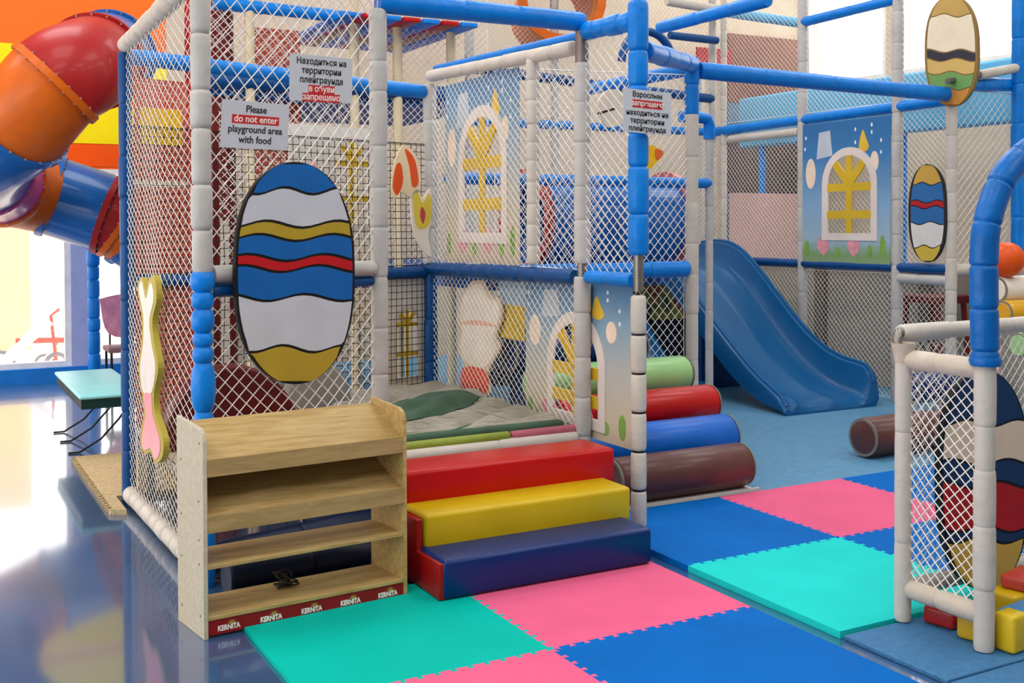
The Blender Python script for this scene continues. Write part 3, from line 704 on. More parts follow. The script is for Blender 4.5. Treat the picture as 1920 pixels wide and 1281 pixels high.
# hall boards
egg('tall oval board with cream, tan, dark, green and orange bands on the top beam', V((XR-.04, 6.8, 0)), V((-1, 0, 0)), 1788, 96, 50, 104, [
    ('tan_band', '#BE9E58', .18), ('cream_band', '#E8DCC0', .5), ('dark_band', '#2F3440', .58), ('tan_band', '#CDAE66', .70), ('green_band', '#6E9E5A', .84), ('orange_band', '#C88A3E', .99)], '#8A7040', .03)
egg('small oval board with yellow, blue, red and white bands beside the printed panel', V((XR-.04, 7.0, 0)), V((-1, 0, 0)), 1742, 400, 36, 92, [
    ('yellow_band', '#C9A24A', .2), ('blue_band', '#2C6CA8', .38), ('red_band', '#B3222A', .44), ('blue_band', '#2C6CA8', .6), ('white_band', '#DDDBD6', .84), ('yellow_band', '#D2B548', .99)], '#2A2A2A', .02)
egg('large oval board with dark blue, cream, red and yellow bands behind the gate', V((4.1, 3.28, 0)), V((0, -1, 0)), 1836, 898, 84, 206, [
    ('dark_blue_band', '#12365E', .24), ('cream_band', '#E2CDB4', .42), ('dark_blue_band', '#12365E', .52), ('red_band', '#B0181A', .72), ('dark_blue_band', '#12365E', .77), ('yellow_band', '#C9A94A', .99)], '#101820', .03)

# ================================================================== SIGNS
ink = mat('black_ink', '#2A2C30', .6); redink = mat('red_highlight', '#C42A2E', .5); paper = mat('laminated_paper', '#C7CCD2', .25, .03)
def sign(label, corners, p, n, rows, hl, off=.01):
    """corners px: top-left, top-right, bottom-left"""
    n = V(n).normalized(); tl, tr, bl = [hit(u, v, p, n) for u, v in corners]
    ux = (tr-tl); W = ux.length; uz = (tl-bl); H = uz.length
    fr0 = frame(bl, ux, uz, n); fr = lambda s, t, d: fr0(s, t, d+off)
    r = thing('notice_sign', label, 'sign', fr(W/2, 0, 0))
    MB().prism([(0, 0), (W, 0), (W, H), (0, H)], 0, .002, fr).build('laminated_sheet', paper, r)
    for (txt, cy, sz, hlw) in rows:
        if hlw:
            MB().prism([(W*(.5-hlw/2), H*(cy-.10)), (W*(.5+hlw/2), H*(cy-.10)), (W*(.5+hlw/2), H*(cy+.085)), (W*(.5-hlw/2), H*(cy+.085))], .002, .0026, fr).build('red_bar', redink, r)
        lettering(txt, H*sz, fr, .0034, whiteink if hlw else ink, r, cx=W*.5, cy=H*cy, bold=.0005)
    return r
pf = A+nf*.012
sign('English notice reading please do not enter playground area with food', [(414, 186), (540, 197), (410, 276)], pf, nf,
     [('Please', .83, .21, 0), ('do not enter', .62, .21, .70), ('playground area', .40, .21, 0), ('with food', .18, .21, 0)], None)
sign('Cyrillic notice in the front net telling visitors to take shoes off', [(541, 100), (658, 111), (540, 188)], pf, nf,
     [('Находиться на', .86, .19, 0), ('территории', .66, .19, 0), ('плейграунда', .46, .19, 0), ('в обуви', .27, .19, .42), ('запрещено', .09, .19, .60)], None)
sign('Cyrillic notice on the blue post with one red line near the top', [(1166, 165), (1256, 175), (1166, 247)], D+V((0, -.075, 0)), V((0, -1, 0)),
     [('Взрослым', .88, .17, 0), ('запрещено', .68, .17, .62), ('находиться на', .46, .17, 0), ('территории', .28, .17, 0), ('плейграунда', .10, .17, 0)], None)

# ================================================================== SOFT ROLL STAIRS
def roll(x0, x1, y, z, r, m, label, group, flat=True):
    o = thing('foam_roll', label, 'foam roll', (x0, y, z-r), group)
    path = []; R = []
    for t, q in ((0, .80), (.012, .93), (.03, 1), (.5, 1.0), (.97, 1), (.988, .93), (1, .80)): path.append(V((lerp(x0, x1, t), y, z))); R.append(r*q)
    MB().tube(path, R, 28).build('roll_cover', m, o, smooth=True)
    for x in (x0+.008, x1-.008): MB().tube([V((x-.005, y, z)), V((x+.005, y, z))], r*.965, 28).build('end_seam', mat('seam_piping', '#7E7A74', .5), o, smooth=True)
    return o
brv = mat('brown_vinyl', '#5E3834', .38, .12, 6, .2, 10, coat=.1); grv = mat('light_green_vinyl', '#9BD088', .35, .05, 6, .1, 10, coat=.2); blv = mat('bright_blue_vinyl', '#0066CC', .38, .1, 6, .15, 10, coat=.06)
rl = [(3.62, 4.62, 5.46, .15, .138, brv, 'brown foam roll on the floor, front of the roll stairs'),
      (3.62, 4.80, 5.82, .262, .140, blv, 'bright blue foam roll above the brown one in the roll stairs'),
      (3.62, 4.90, 6.12, .43, .125, vr, 'red foam roll between the blue and the light green roll'),
      (3.62, 4.90, 6.42, .60, .125, grv, 'light green foam roll in the roll stairs'),
      (3.62, 4.72, 6.72, .78, .125, vb, 'dark navy foam roll topmost of the roll stairs')]
for x0, x1, y, z, r, m, lab in rl: roll(x0, x1, y, z, r, m, lab, 'foam roll stairs')
bd = MB().box(3.58, 4.66, 5.34, 5.36, 0.003, .02).box(3.6, 4.64, 5.36, 5.6, .003, .012)
tag(bd.build('base_board', mat('pale_board', '#C9C2BC', .5)), 'thin pale board under the brown foam roll', 'board')
fr_ = thing('stair_frame', 'sloping dark frame carrying the foam roll stairs', 'frame', (4.2, 6.2, 0))
for x in (3.75, 4.6):
    MB().prism([(5.66, .003), (6.95, .003), (6.95, .68), (6.72, .60), (6.42, .42), (6.12, .25), (5.82, .09)], x, x+.04, lambda s, t, d: V((d, s, t))).build('stringer', FOAMD, fr_)
# right-hand rolls
roll(5.93, 7.0, 5.72, .15, .14, brv, 'short brown foam roll on the floor left of the gate post', 'rolls behind the gate')
roll(6.98, 7.9, 6.25, .35, .12, vb, 'navy foam roll behind the short brown roll', 'rolls behind the gate')
roll(6.92, 8.1, 5.35, 1.02, .09, mat('golden_vinyl', '#D9A21A', .3, .05, coat=.3), 'golden yellow foam roll at the right edge under the cream roll', 'high rolls at the right edge')
roll(6.98, 8.1, 5.45, 1.18, .10, mat('cream_vinyl', '#E6DECE', .3, .04, coat=.3), 'cream foam roll at the right edge under the orange ball', 'high rolls at the right edge')
roll(6.9, 8.1, 5.2, .80, .09, grv, 'light green foam roll behind the gate net at the right edge', 'high rolls at the right edge')
roll(6.9, 8.1, 5.05, .58, .09, vr, 'red foam roll behind the gate net at the right edge', 'high rolls at the right edge')
rf = thing('roll_rack', 'white padded rack carrying the high foam rolls at the right edge', 'rack', (7.2, 5.4, 0))
for x in (7.2, 7.75):
    pad((x, 5.60, .0), (x, 5.60, 1.30), rf, 'padded_post', FOAMW, r=.035)
mb = MB()
bm_ = bmesh.new(); bmesh.ops.create_uvsphere(bm_, u_segments=28, v_segments=16, radius=.13)
mb.add([v.co+V((7.06, 5.42, 1.40)) for v in bm_.verts], [tuple(v.index for v in f.verts) for f in bm_.faces]); bm_.free()
tag(mb.build('ball', mat('orange_ball_vinyl', '#D9520E', .35, .05), None, smooth=True), 'orange ball at the right edge above the cream roll', 'ball')

# ================================================================== HALL FRAME (right)
hf = thing('climbing_frame', 'padded blue and white climbing frame round the hall with the slide', 'play structure', (6.7, 8.2, 0))
P1 = V((5.24, 6.78, 0)); P2 = V((XR, 6.78, 0)); P3 = V((XR, 7.39, 0)); P4 = V((XR, 8.64, 0)); P5 = V((XR, 10.1, 0)); P6 = V((6.06, 7.6, 0)); P7 = V((5.0, 10.1, 0))
pad(z_(P1, .0), z_(P1, 2.5), hf, m=FOAMW, r=.05, seg=.3, gap=.06)
pad(z_(P1, 2.5), z_(P1, 2.93), hf, m=FOAMB, r=.055, seg=.25, gap=.1)
pad(z_(P2, .0), z_(P2, 2.72), hf, m=FOAMW, r=.05, seg=.28, gap=.08)
pad(z_(P3, .0), z_(P3, 5.2), hf, m=FOAMW2, r=.052, seg=.3, gap=.08)
pad(z_(P4, .0), z_(P4, 5.2), hf, m=FOAMW2, r=.052, seg=.3, gap=.08)
pad(z_(P6, .25), z_(P6, 2.42), hf, m=FOAMW2, r=.035, seg=.3, gap=.06)
MB().tube([z_(P6, 2.40), z_(P6, 2.52), z_(P6, 2.57)+V((-.02, 0, 0)), z_(P6, 2.58)+V((-.1, 0, 0)), z_(P6, 2.58)+V((-.3, 0, 0))], .05, 14).build('corner_elbow', FOAMB, hf, smooth=True)
P8 = aty(1357, 400, 9.9); P8.z = 0
pad(z_(P8, .0), z_(P8, 5.2), hf, m=FOAMW, r=.035, seg=.15, gap=.12)
for x, y in ((6.0, 10.1), (5.0, 10.1)):
    pad((x, y, 0), (x, y, 5.2), hf, m=FOAMW2, r=.045, seg=.3)
pad(P5, z_(P5, 5.2), hf, m=FOAMW2, r=.045, seg=.3)
pad(z_(P1, 2.84)+V((.06, 0, 0)), z_(P2, 2.80)-V((0, 0, 0)), hf, 'padded_rail', FOAMB, r=.062, seg=.7, gap=.06)
pad(z_(P2, 2.76), z_(P5, 2.72), hf, 'padded_rail', FOAMB, r=.05, seg=.6, gap=.06)
pad(z_(P2, 1.26), z_(P5, 1.26), hf, 'padded_rail', FOAMD, r=.045, seg=.6, gap=.06)
pad(z_(P3, 1.16), z_(P2, 1.16), hf, 'padded_rail', FOAMW2, r=.05, seg=.4)
pad(z_(P2, 2.9), V((9.3, 6.78, 2.95)), hf, 'padded_rail', FOAMB, r=.06, seg=.3, gap=.12)
pad(V((8.35, 6.70, 2.98)), V((9.3, 6.70, 3.16)), hf, 'padded_rail', FOAMW, r=.045, seg=.5)
MB().tube([V((7.95, 6.70, 2.90)), V((8.37, 6.70, 2.985))], .028, 12).build('pole_end', STEEL, hf, smooth=True)
pad(z_(P2, 1.25), V((8.9, 6.78, 1.27)), hf, 'padded_rail', FOAMW, r=.055, seg=.5)
pad(V((8.88, 6.70, 1.3)), V((8.88, 6.70, 5.0)), hf, 'padded_post', FOAMB, r=.06, seg=.4)
pad(P8+V((0, -.1, 2.62)), z_(P4, 2.62)+V((0, .05, 0)), hf, 'padded_rail', FOAMW, r=.045, seg=.5)
pad(z_(P7, 1.22), z_(P5, 1.22), hf, 'padded_rail', FOAMB, r=.06, seg=.6)
pad(z_(P7, 2.72), z_(P5, 2.72), hf, 'padded_rail', FOAMB, r=.045, seg=.6)
pad(z_(P1, 2.85), V((5.24, 8.2, 2.85)), hf, 'padded_rail', FOAMB, r=.05, seg=.5)
pad(z_(D, 2.62)+V((.06, .03, 0)), z_(P1, 2.88), hf, 'padded_rail', FOAMB, r=.06, seg=.6)
pad(V((3.56, 6.78, 1.33)), z_(P1, 1.33)-V((.05, 0, 0)), hf, 'padded_rail', FOAMB, r=.06, seg=.35, gap=.1)
pad(V((3.56, 7.6, 2.02)), z_(P6, 2.02)-V((.0, 0, 0)), hf, 'padded_rail', FOAMB, r=.045, seg=.35, gap=.1)
q0, q1 = atx(1237, 52, 5.24), atx(1440, 0, 5.24); pad(q0, q1, hf, 'padded_rail', FOAMB, r=.05, seg=.5)
q0, q1 = atx(1505, 42, XR), atx(1690, -4, XR); pad(q0, q1, hf, 'padded_rail', FOAMB, r=.05, seg=.6)
q0, q1 = aty(1250, 2, 9.9), aty(1357, 20, 9.9); pad(q0, q1, hf, 'padded_rail', FOAMW, r=.05, seg=.6)
q0, q1 = aty(1357, 22, 9.95), aty(1505, 44, 9.95); pad(q0, q1, hf, 'padded_rail', mat('sky_blue_vinyl', '#5FB4E2', .45, .06, 2), r=.06, seg=.6)
q0, q1 = aty(1255, 66, 9.95), aty(1345, 76, 9.95); pad(q0, q1, hf, 'padded_rail', FOAMD, r=.045, seg=.6)
pad(V((XR, 10.1, 3.1)), V((5.0, 10.1, 3.25)), hf, 'padded_rail', FOAMD, r=.05, seg=.6)
# nets of the hall
kw = dict(cw=.058, ch=.058, r=.0022)
net(z_(P5, .03), z_(P4, .03), z_(P4, 1.2), z_(P5, 1.2), hf, **kw)
net(z_(P4, .03), z_(P3, .03), z_(P3, 1.2), z_(P4, 1.2), hf, **kw)
net(z_(P3, .03), z_(P2, .03), z_(P2, 1.2), z_(P3, 1.2), hf, **kw)
net(z_(P5, 1.3), z_(P4, 1.3), z_(P4, 2.7), z_(P5, 2.7), hf, **kw)
net(z_(P4, 1.3)+V((.03, 0, 0)), z_(P3, 1.3)+V((.03, 0, 0)), z_(P3, 2.7)+V((.03, 0, 0)), z_(P4, 2.7)+V((.03, 0, 0)), hf, **kw)
net(z_(P3, 1.3), z_(P2, 1.3), z_(P2, 2.7), z_(P3, 2.7), hf, **kw)
net(z_(P5, 2.8), z_(P4, 2.8), z_(P4, 5), z_(P5, 5), hf, **kw)
net(z_(P4, 2.8), z_(P3, 2.8), z_(P3, 5), z_(P4, 5), hf, **kw)
net(z_(P3, 2.8), z_(P2, 2.8), z_(P2, 5), z_(P3, 5), hf, **kw)
net(z_(P2, 1.3), V((9.3, 6.78, 1.3)), V((9.3, 6.78, 2.85)), z_(P2, 2.85), hf, cw=.08, ch=.08, r=.0035)
net(z_(P7, 1.3), z_(P5, 1.3), z_(P5, 2.7), z_(P7, 2.7), hf, **kw)
net(z_(P7, 2.8), z_(P5, 2.8), z_(P5, 5), z_(P7, 5), hf, **kw)
net(V((3.56, 6.80, 1.38)), z_(P1, 1.38), z_(P1, 2.8), V((3.56, 6.80, 2.75)), hf, cw=.072, ch=.08, r=.0034)
net(V((3.56, 6.98, .45)), z_(P1, .25)+V((0, .1, 0)), z_(P1, 1.3)+V((0, .1, 0)), V((3.56, 6.98, 1.3)), hf, cw=.075, ch=.075, r=.0034)
MB().box(3.6, 5.2, 7.0, 9.4, 1.20, 1.28).build('deck', mat('blue_deck_pad', '#0F5AA6', .5), hf)
MB().box(6.1, XR-.06, 9.92, 10.05, 1.14, 1.21).build('deck', mat('blue_deck_pad', '#0F5AA6', .5), hf)
tag(MB().box(3.62, 5.1, 6.9, 6.98, 1.29, 1.36).build('foam_strip', mat('orange_vinyl', '#E5561F', .4), bevel=.02), 'orange foam strip along the deck edge behind the cage net', 'foam strip')
# slide
sl = thing('slide', 'blue moulded plastic slide running down into the hall', 'slide', (7.27, 7.45, 0))
slm = mat('blue_slide_plastic', '#045A92', .36, .05, 3, 0, coat=.08)
X0, X1 = 6.70, 7.72
pro = [(9.9, 1.25, .20, .20), (9.55, 1.25, .22, .22), (9.25, 1.17, .24, .24), (8.95, .98, .25, .25), (8.6, .70, .24, .25), (8.25, .43, .23, .25), (7.95, .24, .20, .25), (7.7, .14, .15, .26), (7.52, .105, .10, .27), (7.40, .085, .06, .26), (7.33, .055, .03, .20), (7.30, .02, .015, .10)]
def interp(k):
    n = len(pro)-1; i = min(int(k), n-1); t = k-i
    p = [pro[max(0, min(n, i+j-1))] for j in range(4)]
    return [.5*((2*p[1][q])+(-p[0][q]+p[2][q])*t+(2*p[0][q]-5*p[1][q]+4*p[2][q]-p[3][q])*t*t+(-p[0][q]+3*p[1][q]-3*p[2][q]+p[3][q])*t**3) for q in range(4)]
rings = []; rimL = []; rimR = []
NK = 70
for kk in range(NK+1):
    y, z, h, h2 = interp(kk/NK*(len(pro)-1))
    e = max(0, (8.0-y))*.05; top = max(0, y-8.2)*.05
    a, b = X0-e+.02, X1+e*.3+top
    cs = [(a-.01, z-.06), (a-.05, z+h*.5), (a-.045, z+h), (a-.01, z+h+.022), (a+.05, z+h-.005), (a+.10, z+.06), (a+.17, z+.012), (a+.26, z), (a+.44, z+.0), (a+.50, z+.022), (a+.56, z+.022), (a+.62, z),
          (b-.22, z), (b-.14, z+.012), (b-.09, z+.06), (b-.05, z+h2-.005), (b-.01, z+h2+.02), (b+.04, z+h2), (b+.045, z+h2*.5), (b+.01, z-.06), (b-.2, z-.07), ((a+b)/2, z-.05), (a+.2, z-.07)]
    rings.append([V((x, y, max(zz2, .004))) for x, zz2 in cs])
    rimL.append(V((a-.01, y, z+h+.02))); rimR.append(V((b-.01, y, z+h2+.018)))
MB().rings(rings).build('slide_chute', slm, sl, smooth=True)
MB().tube(rimL[:-4], .018, 8).build('side_rim', slm, sl, smooth=True)
MB().tube(rimR[:-4], .018, 8).build('side_rim', slm, sl, smooth=True)
MB().box(7.0, 7.55, 8.9, 8.96, .003, .85).build('support_leg', FOAMD, sl)
tag(MB().box(5.2, 8.0, 10.16, 10.22, .003, .62).build('shade_board', mat('black_navy_vinyl', '#0A1A38', .45)), 'dark board added for the shade under the deck behind the slides', 'board')  # dark board added to stand in for the shade under the deck
pp = thing('patterned_panel', 'green, yellow and red patterned panel behind the slide', 'play panel', (7.6, 10.14, .62))
pm = mat('foliage_print', '#8FA03C', .6); ntp = pm.node_tree
crp = [n for n in ntp.nodes if n.type == 'VALTORGB'][0]; nop = [n for n in ntp.nodes if n.type == 'TEX_NOISE'][0]; nop.inputs['Scale'].default_value = 6
crp.color_ramp.elements[0].position = .36; crp.color_ramp.elements[0].color = lin('#3E3A34'); crp.color_ramp.elements[1].position = .72; crp.color_ramp.elements[1].color = lin('#C7A93C')
for p_, c_ in ((.45, '#7FA03C'), (.54, '#B9A640'), (.62, '#B5342E')):
    e_ = crp.color_ramp.elements.new(p_); e_.color = lin(c_)
MB().box(6.9, 8.02, 10.14, 10.16, .60, 1.16).build('printed_sheet', pm, pp)
struct(MB().box(8.78, 8.84, 6.6, 10.4, FLZ, 1.24).build('wall_alcove', mat('grey_beige_wall', '#A89F92', .7, .05, 2)))
for y in (8.98, 7.55): struct(MB().box(8.72, 8.78, y, y+.14, FLZ, 1.24).build('trim_alcove', mat('dull_brown_trim', '#6E6258', .6)))
# second, single-lane slide end
s2 = thing('slide', 'round blue end of a second slide beside the white post', 'slide', (6.35, 8.3, 0))
rings = []
for k in range(21):
    y = lerp(9.9, 8.15, k/20); z = 1.24*(max(0, 1-k/15))**1.2+.03
    rings.append([V((6.28+.26*math.cos(a), y, z+.16+.20*math.sin(a))) for a in (PI+PI*j/14 for j in range(15))]+[V((6.28+.23*math.cos(a), y, z+.16+.17*math.sin(a))) for a in (2*PI-PI*j/14 for j in range(15))])
MB().rings(rings).build('slide_chute', slm, s2, smooth=True)
# blue tube with red rim behind the deck net
tb = thing('crawl_tube', 'big blue crawl tube with red rim above the roll stairs', 'tube', (5.6, 8.4, 1.3))
def hollow(p0, p1, ro, ri, m, name, parent, n=36, k=1):
    p0 = V(p0); p1 = V(p1); t = (p1-p0).normalized(); up = V((0, 0, 1)) if abs(t.z) < .9 else V((1, 0, 0)); a = t.cross(up).normalized(); b = a.cross(t)
    def ring(p, r): return [p+a*(r*math.cos(2*PI*j/n))+b*(r*math.sin(2*PI*j/n)) for j in range(n)]
    rr = [ring(p0, ri), ring(p0, ro), ring(p1, ro), ring(p1, ri), ring(p0, ri)]
    return MB().rings(rr, cap=False).build(name, m, parent, smooth=True)
tubeb = mat('blue_tube_plastic', '#1466B4', .3, .06, coat=.3); tuber = mat('red_tube_plastic', '#A81A1C', .42, .06, coat=.1); tubeo = mat('orange_tube_plastic', '#D8640C', .42, .08, coat=.1); tubep = mat('pink_tube_plastic', '#C85592', .3, .06, coat=.3)
hollow((4.55, 8.1, 1.70), (6.0, 8.15, 1.70), .38, .36, tubeb, 'tube_section', tb)
hollow((5.97, 8.15, 1.70), (6.03, 8.15, 1.70), .44, .36, mat('salmon_rim', '#CF6A66', .35), 'tube_rim', tb)
hollow((4.5, 8.1, 1.70), (4.56, 8.1, 1.70), .43, .36, tuber, 'tube_rim', tb)
# decorations on the deck net
bb = thing('kite_board', 'cream angular board pinned to the net left of the Cyrillic notice', 'cut-out board', (4.1, 6.74, 2.0))
po, frr = pxpoly([(1120, 190), (1140, 168), (1168, 178), (1172, 215), (1160, 235), (1135, 238), (1125, 215)], V((0, 6.72, 0)), V((0, -1, 0)), 0, 3)
MB().prism(po, 0, .02, frr).build('board', mat('cream_board', '#E9DEC8', .5), bb)
po, frr = pxpoly([(1117, 212), (1150, 202), (1150, 206), (1118, 216)], V((0, 6.72, 0)), V((0, -1, 0)), 0, 1)
MB().prism(po, .02, .023, frr).build('dark_line', ink, bb)
bb = thing('fan_board', 'yellow and orange wedge board behind the blue post', 'cut-out board', (4.4, 6.74, 1.8))
po, frr = pxpoly([(1212, 272), (1240, 285), (1228, 305), (1212, 318), (1204, 295)], V((0, 6.72, 0)), V((0, -1, 0)), 0, 3)
MB().prism(po, 0, .02, frr).build('board', mat('yellow_wedge', '#EDBE1E', .5), bb)
po, frr = pxpoly([(1226, 280), (1241, 286), (1232, 300), (1226, 296)], V((0, 6.72, 0)), V((0, -1, 0)), 0, 3)
MB().prism(po, .02, .024, frr).build('orange_tip', mat('orange_wedge', '#DE6A2C', .5), bb)

# small dark red table behind the side net
tbt = thing('side_table', 'dark red table behind the net right of the printed panel', 'table', (8.44, 7.24, 0))
dr = mat('dark_red_lacquer', '#6E1A1C', .4, .1)
MB().box(8.22, 8.66, 7.0, 7.48, .93, 1.0).build('tabletop', dr, tbt, bevel=.01)
for x, y in ((8.26, 7.06), (8.6, 7.06), (8.26, 7.42), (8.6, 7.42)):
    MB().tube([V((x, y, .93)), V((x+(.05 if x > 8.4 else -.02), y-(.06 if y < 7.2 else -.05), 0.002))], .025, 8).build('leg', dr, tbt)

# ================================================================== GATE (right foreground)
gt = thing('netted_gate', 'low white padded netted gate in the right foreground', 'gate', (3.66, 3.1, 0))
G1 = V((3.645, 3.29, 0)); G2 = V((3.665, 2.905, 0)); G3 = V((3.72, 3.36, 0))
cv = mat('cream_padding', '#C6BAAA', .55, .08, 8, .35, 18); cv2 = mat('pale_padding', '#C8C2B8', .5, .06, 8, .3, 18)
pad(z_(G1, .004), z_(G1, 1.10), gt, m=cv2, r=.036, seg=.4, gap=.10, n=20)
MB().tube([z_(G1, 1.09), z_(G1, 1.13), z_(G1, 1.17)], [.036, .042, .05], 18, cap=False).build('sleeve_end', cv, gt, smooth=True)
pad(z_(G3, .05), z_(G3, 1.12), gt, m=cv2, r=.030, seg=.5, gap=.06, n=18)
pad(z_(G2, .004), z_(G2, 1.12), gt, m=cv2, r=.040, seg=.21, gap=.08, n=20)
pad(V((3.66, 3.30, 1.10)), z_(G2, 1.10)+V((0, .02, 0)), gt, 'padded_rail', cv, r=.042, seg=.16, gap=.12)
pad(V((3.66, 3.27, .14)), z_(G2, .14)+V((0, .02, 0)), gt, 'padded_rail', cv, r=.042, seg=.18, gap=.16)
pad(V((3.70, 3.36, 1.20)), V((5.0, 3.36, 1.205)), gt, 'padded_rail', cv2, r=.036, seg=.3, gap=.14)
MB().tube([V((3.66, 3.33, 1.10)), V((3.66, 3.34, 1.18)), V((3.68, 3.35, 1.205)), V((3.74, 3.36, 1.205))], .020, 10).build('pole_bend', STEEL, gt, smooth=True)
pad(V((3.72, 3.36, .10)), V((5.0, 3.36, .10)), gt, 'padded_rail', cv2, r=.036, seg=.4)
pad(V((4.98, 3.36, .0)), V((4.98, 3.36, 1.2)), gt, 'padded_post', cv2, r=.036, seg=.3)
net(V((3.655, 3.30, .16)), V((3.665, 2.93, .16)), V((3.665, 2.93, 1.08)), V((3.655, 3.30, 1.08)), gt, cw=.048, ch=.05, r=.0026, segs=8)
net(V((3.72, 3.36, .14)), V((4.98, 3.36, .14)), V((4.98, 3.36, 1.18)), V((3.72, 3.36, 1.18)), gt, cw=.05, ch=.055, r=.0026)
# arch over the gate
ap = [(3.665, 1.12), (3.66, 1.25), (3.655, 1.40), (3.655, 1.54), (3.665, 1.64), (3.70, 1.74), (3.76, 1.84), (3.84, 1.91), (3.95, 1.97), (4.10, 2.02), (4.3, 2.03), (4.5, 2.0), (4.66, 1.92), (4.76, 1.8), (4.8, 1.6), (4.8, 1.12), (4.8, .004)]
ap3 = [V((x, 2.905, z)) for x, z in ap]; dense = []
for i in range(len(ap3)-1):
    p_ = [ap3[max(0, min(len(ap3)-1, i+j-1))] for j in range(4)]
    for q in range(12):
        t = q/12
        dense.append(.5*((2*p_[1])+(-p_[0]+p_[2])*t+(2*p_[0]-5*p_[1]+4*p_[2]-p_[3])*t*t+(-p_[0]+3*p_[1]-3*p_[2]+p_[3])*t**3))
dense.append(ap3[-1])
path = [dense[0]]
for k in range(1, len(dense)):          # even 6 mm steps
    while (dense[k]-path[-1]).length > .006: path.append(path[-1]+(dense[k]-path[-1]).normalized()*.006)
R = [.053*(1-.13*math.exp(-(((i*.006+.03) % .165-.0825)/.006)**2)) for i in range(len(path))]
MB().tube(path, R, 20).build('arch_sleeve', mat('gate_blue_vinyl', '#0064B4', .34, .12, 9, .25, 18), gt, smooth=True)
MB().tube([V((3.665, 2.905, 1.115)), V((3.665, 2.905, 1.135)), V((3.665, 2.905, 1.15))], [.056, .062, .056], 18).build('sleeve_cuff', mat('gate_blue_vinyl', '#0064B4'), gt, smooth=True)

# toy bricks
def brick(x, y, z, sx, sy, sz, rz, col, lab):
    o = MB().box(-sx/2, sx/2, -sy/2, sy/2, 0, sz).build('toy_brick', mat('toy_plastic'+col, col, .35, .06, coat=.2), bevel=.016, bseg=3)
    o.location = (x, y, z); o.rotation_euler = (0, 0, rz)
    return tag(o, lab, 'toy brick', 'soft toy bricks by the gate')
brick(3.77, 3.18, .001, .11, .14, .075, .2, '#A3211E', 'dark red toy brick under the low gate rail')
brick(3.76, 3.01, .001, .13, .12, .10, .25, '#C9A21C', 'yellow toy brick under the low gate rail')
brick(3.765, 2.86, .001, .10, .09, .15, .1, '#D8B81E', 'upright yellow toy brick right of the near gate post')
brick(3.955, 2.93, .001, .22, .14, .115, .15, '#3E8FC4', 'light blue ribbed toy brick at the right edge')
brick(4.10, 3.10, .001, .22, .14, .12, .1, '#D9B41C', 'yellow toy brick behind the light blue one')
brick(4.16, 3.10, .122, .20, .12, .06, .25, '#C4463A', 'red toy brick on top of the yellow one')

# ================================================================== SPIRAL TUBE SLIDE (left background)
ts = thing('tube_slide', 'colourful spiral tube slide in front of the orange wall', 'tube slide', (.9, 10, 0))
def at_d(u, v, d): return EYE+ray(u, v)*d
tp = [(206, 104, 10.5), (178, 116, 9.8), (150, 130, 9.25), (104, 156, 9.0), (38, 232, 9.1), (-22, 284, 9.4), (-28, 322, 10.1), (8, 344, 10.7), (55, 356, 11.0), (96, 367, 11.2), (204, 402, 11.3), (226, 412, 11.35), (250, 428, 11.4), (310, 470, 11.6)]
tpw = [at_d(*q) for q in tp]
secs = [(0, 1, tubeb), (1, 3, tuber), (3, 4, tubeo), (4, 6, tubeb), (6, 7, tubep), (7, 9, tubeo), (9, 10, tubeb), (10, 11, tuber), (11, 12, tubeo), (12, 13, tubeb)]
def cat(i, t):
    n = len(tpw)-1
    p = [tpw[max(0, min(n, i+j-1))] for j in range(4)]
    return .5*((2*p[1])+(-p[0]+p[2])*t+(2*p[0]-5*p[1]+4*p[2]-p[3])*t*t+(-p[0]+3*p[1]-3*p[2]+p[3])*t**3)
TR = .40
KS = 8
allp = [cat(i, t/KS) for i in range(len(tp)-1) for t in range(KS)]+[cat(len(tp)-2, 1.0)]
frames = []; up = V((0, 0, 1))
for i, p in enumerate(allp):
    t = (allp[min(i+1, len(allp)-1)]-allp[max(i-1, 0)]).normalized()
    a = t.cross(up).normalized(); b = a.cross(t).normalized(); up = b
    frames.append((p, t, a, b))
def tring(k, r, off=0.0):
    p, t, a, b = frames[k]
    return [p+t*off+a*(r*math.cos(2*PI*q/36))+b*(r*math.sin(2*PI*q/36)) for q in range(36)]
for i0, i1, m in secs:
    o = MB().rings([tring(k, TR) for k in range(i0*KS, i1*KS+1)], cap=False).build('tube_section', m, ts, smooth=True)
    k = i0*KS; p, t, a, b = frames[k]
    MB().rings([tring(k, TR+.002, -.03), tring(k, TR+.03, -.03), tring(k, TR+.03, .03), tring(k, TR+.002, .03)], cap=False).build('flange', m, o, smooth=True)
    for q in range(20):
        an = 2*PI*q/20; c = p+(a*math.cos(an)+b*math.sin(an))*(TR+.014)
        MB().tube([c-t*.040, c+t*.040], .010, 6).build('flange_bolt', mat('bolt_grey', '#B09484', .4), ts)

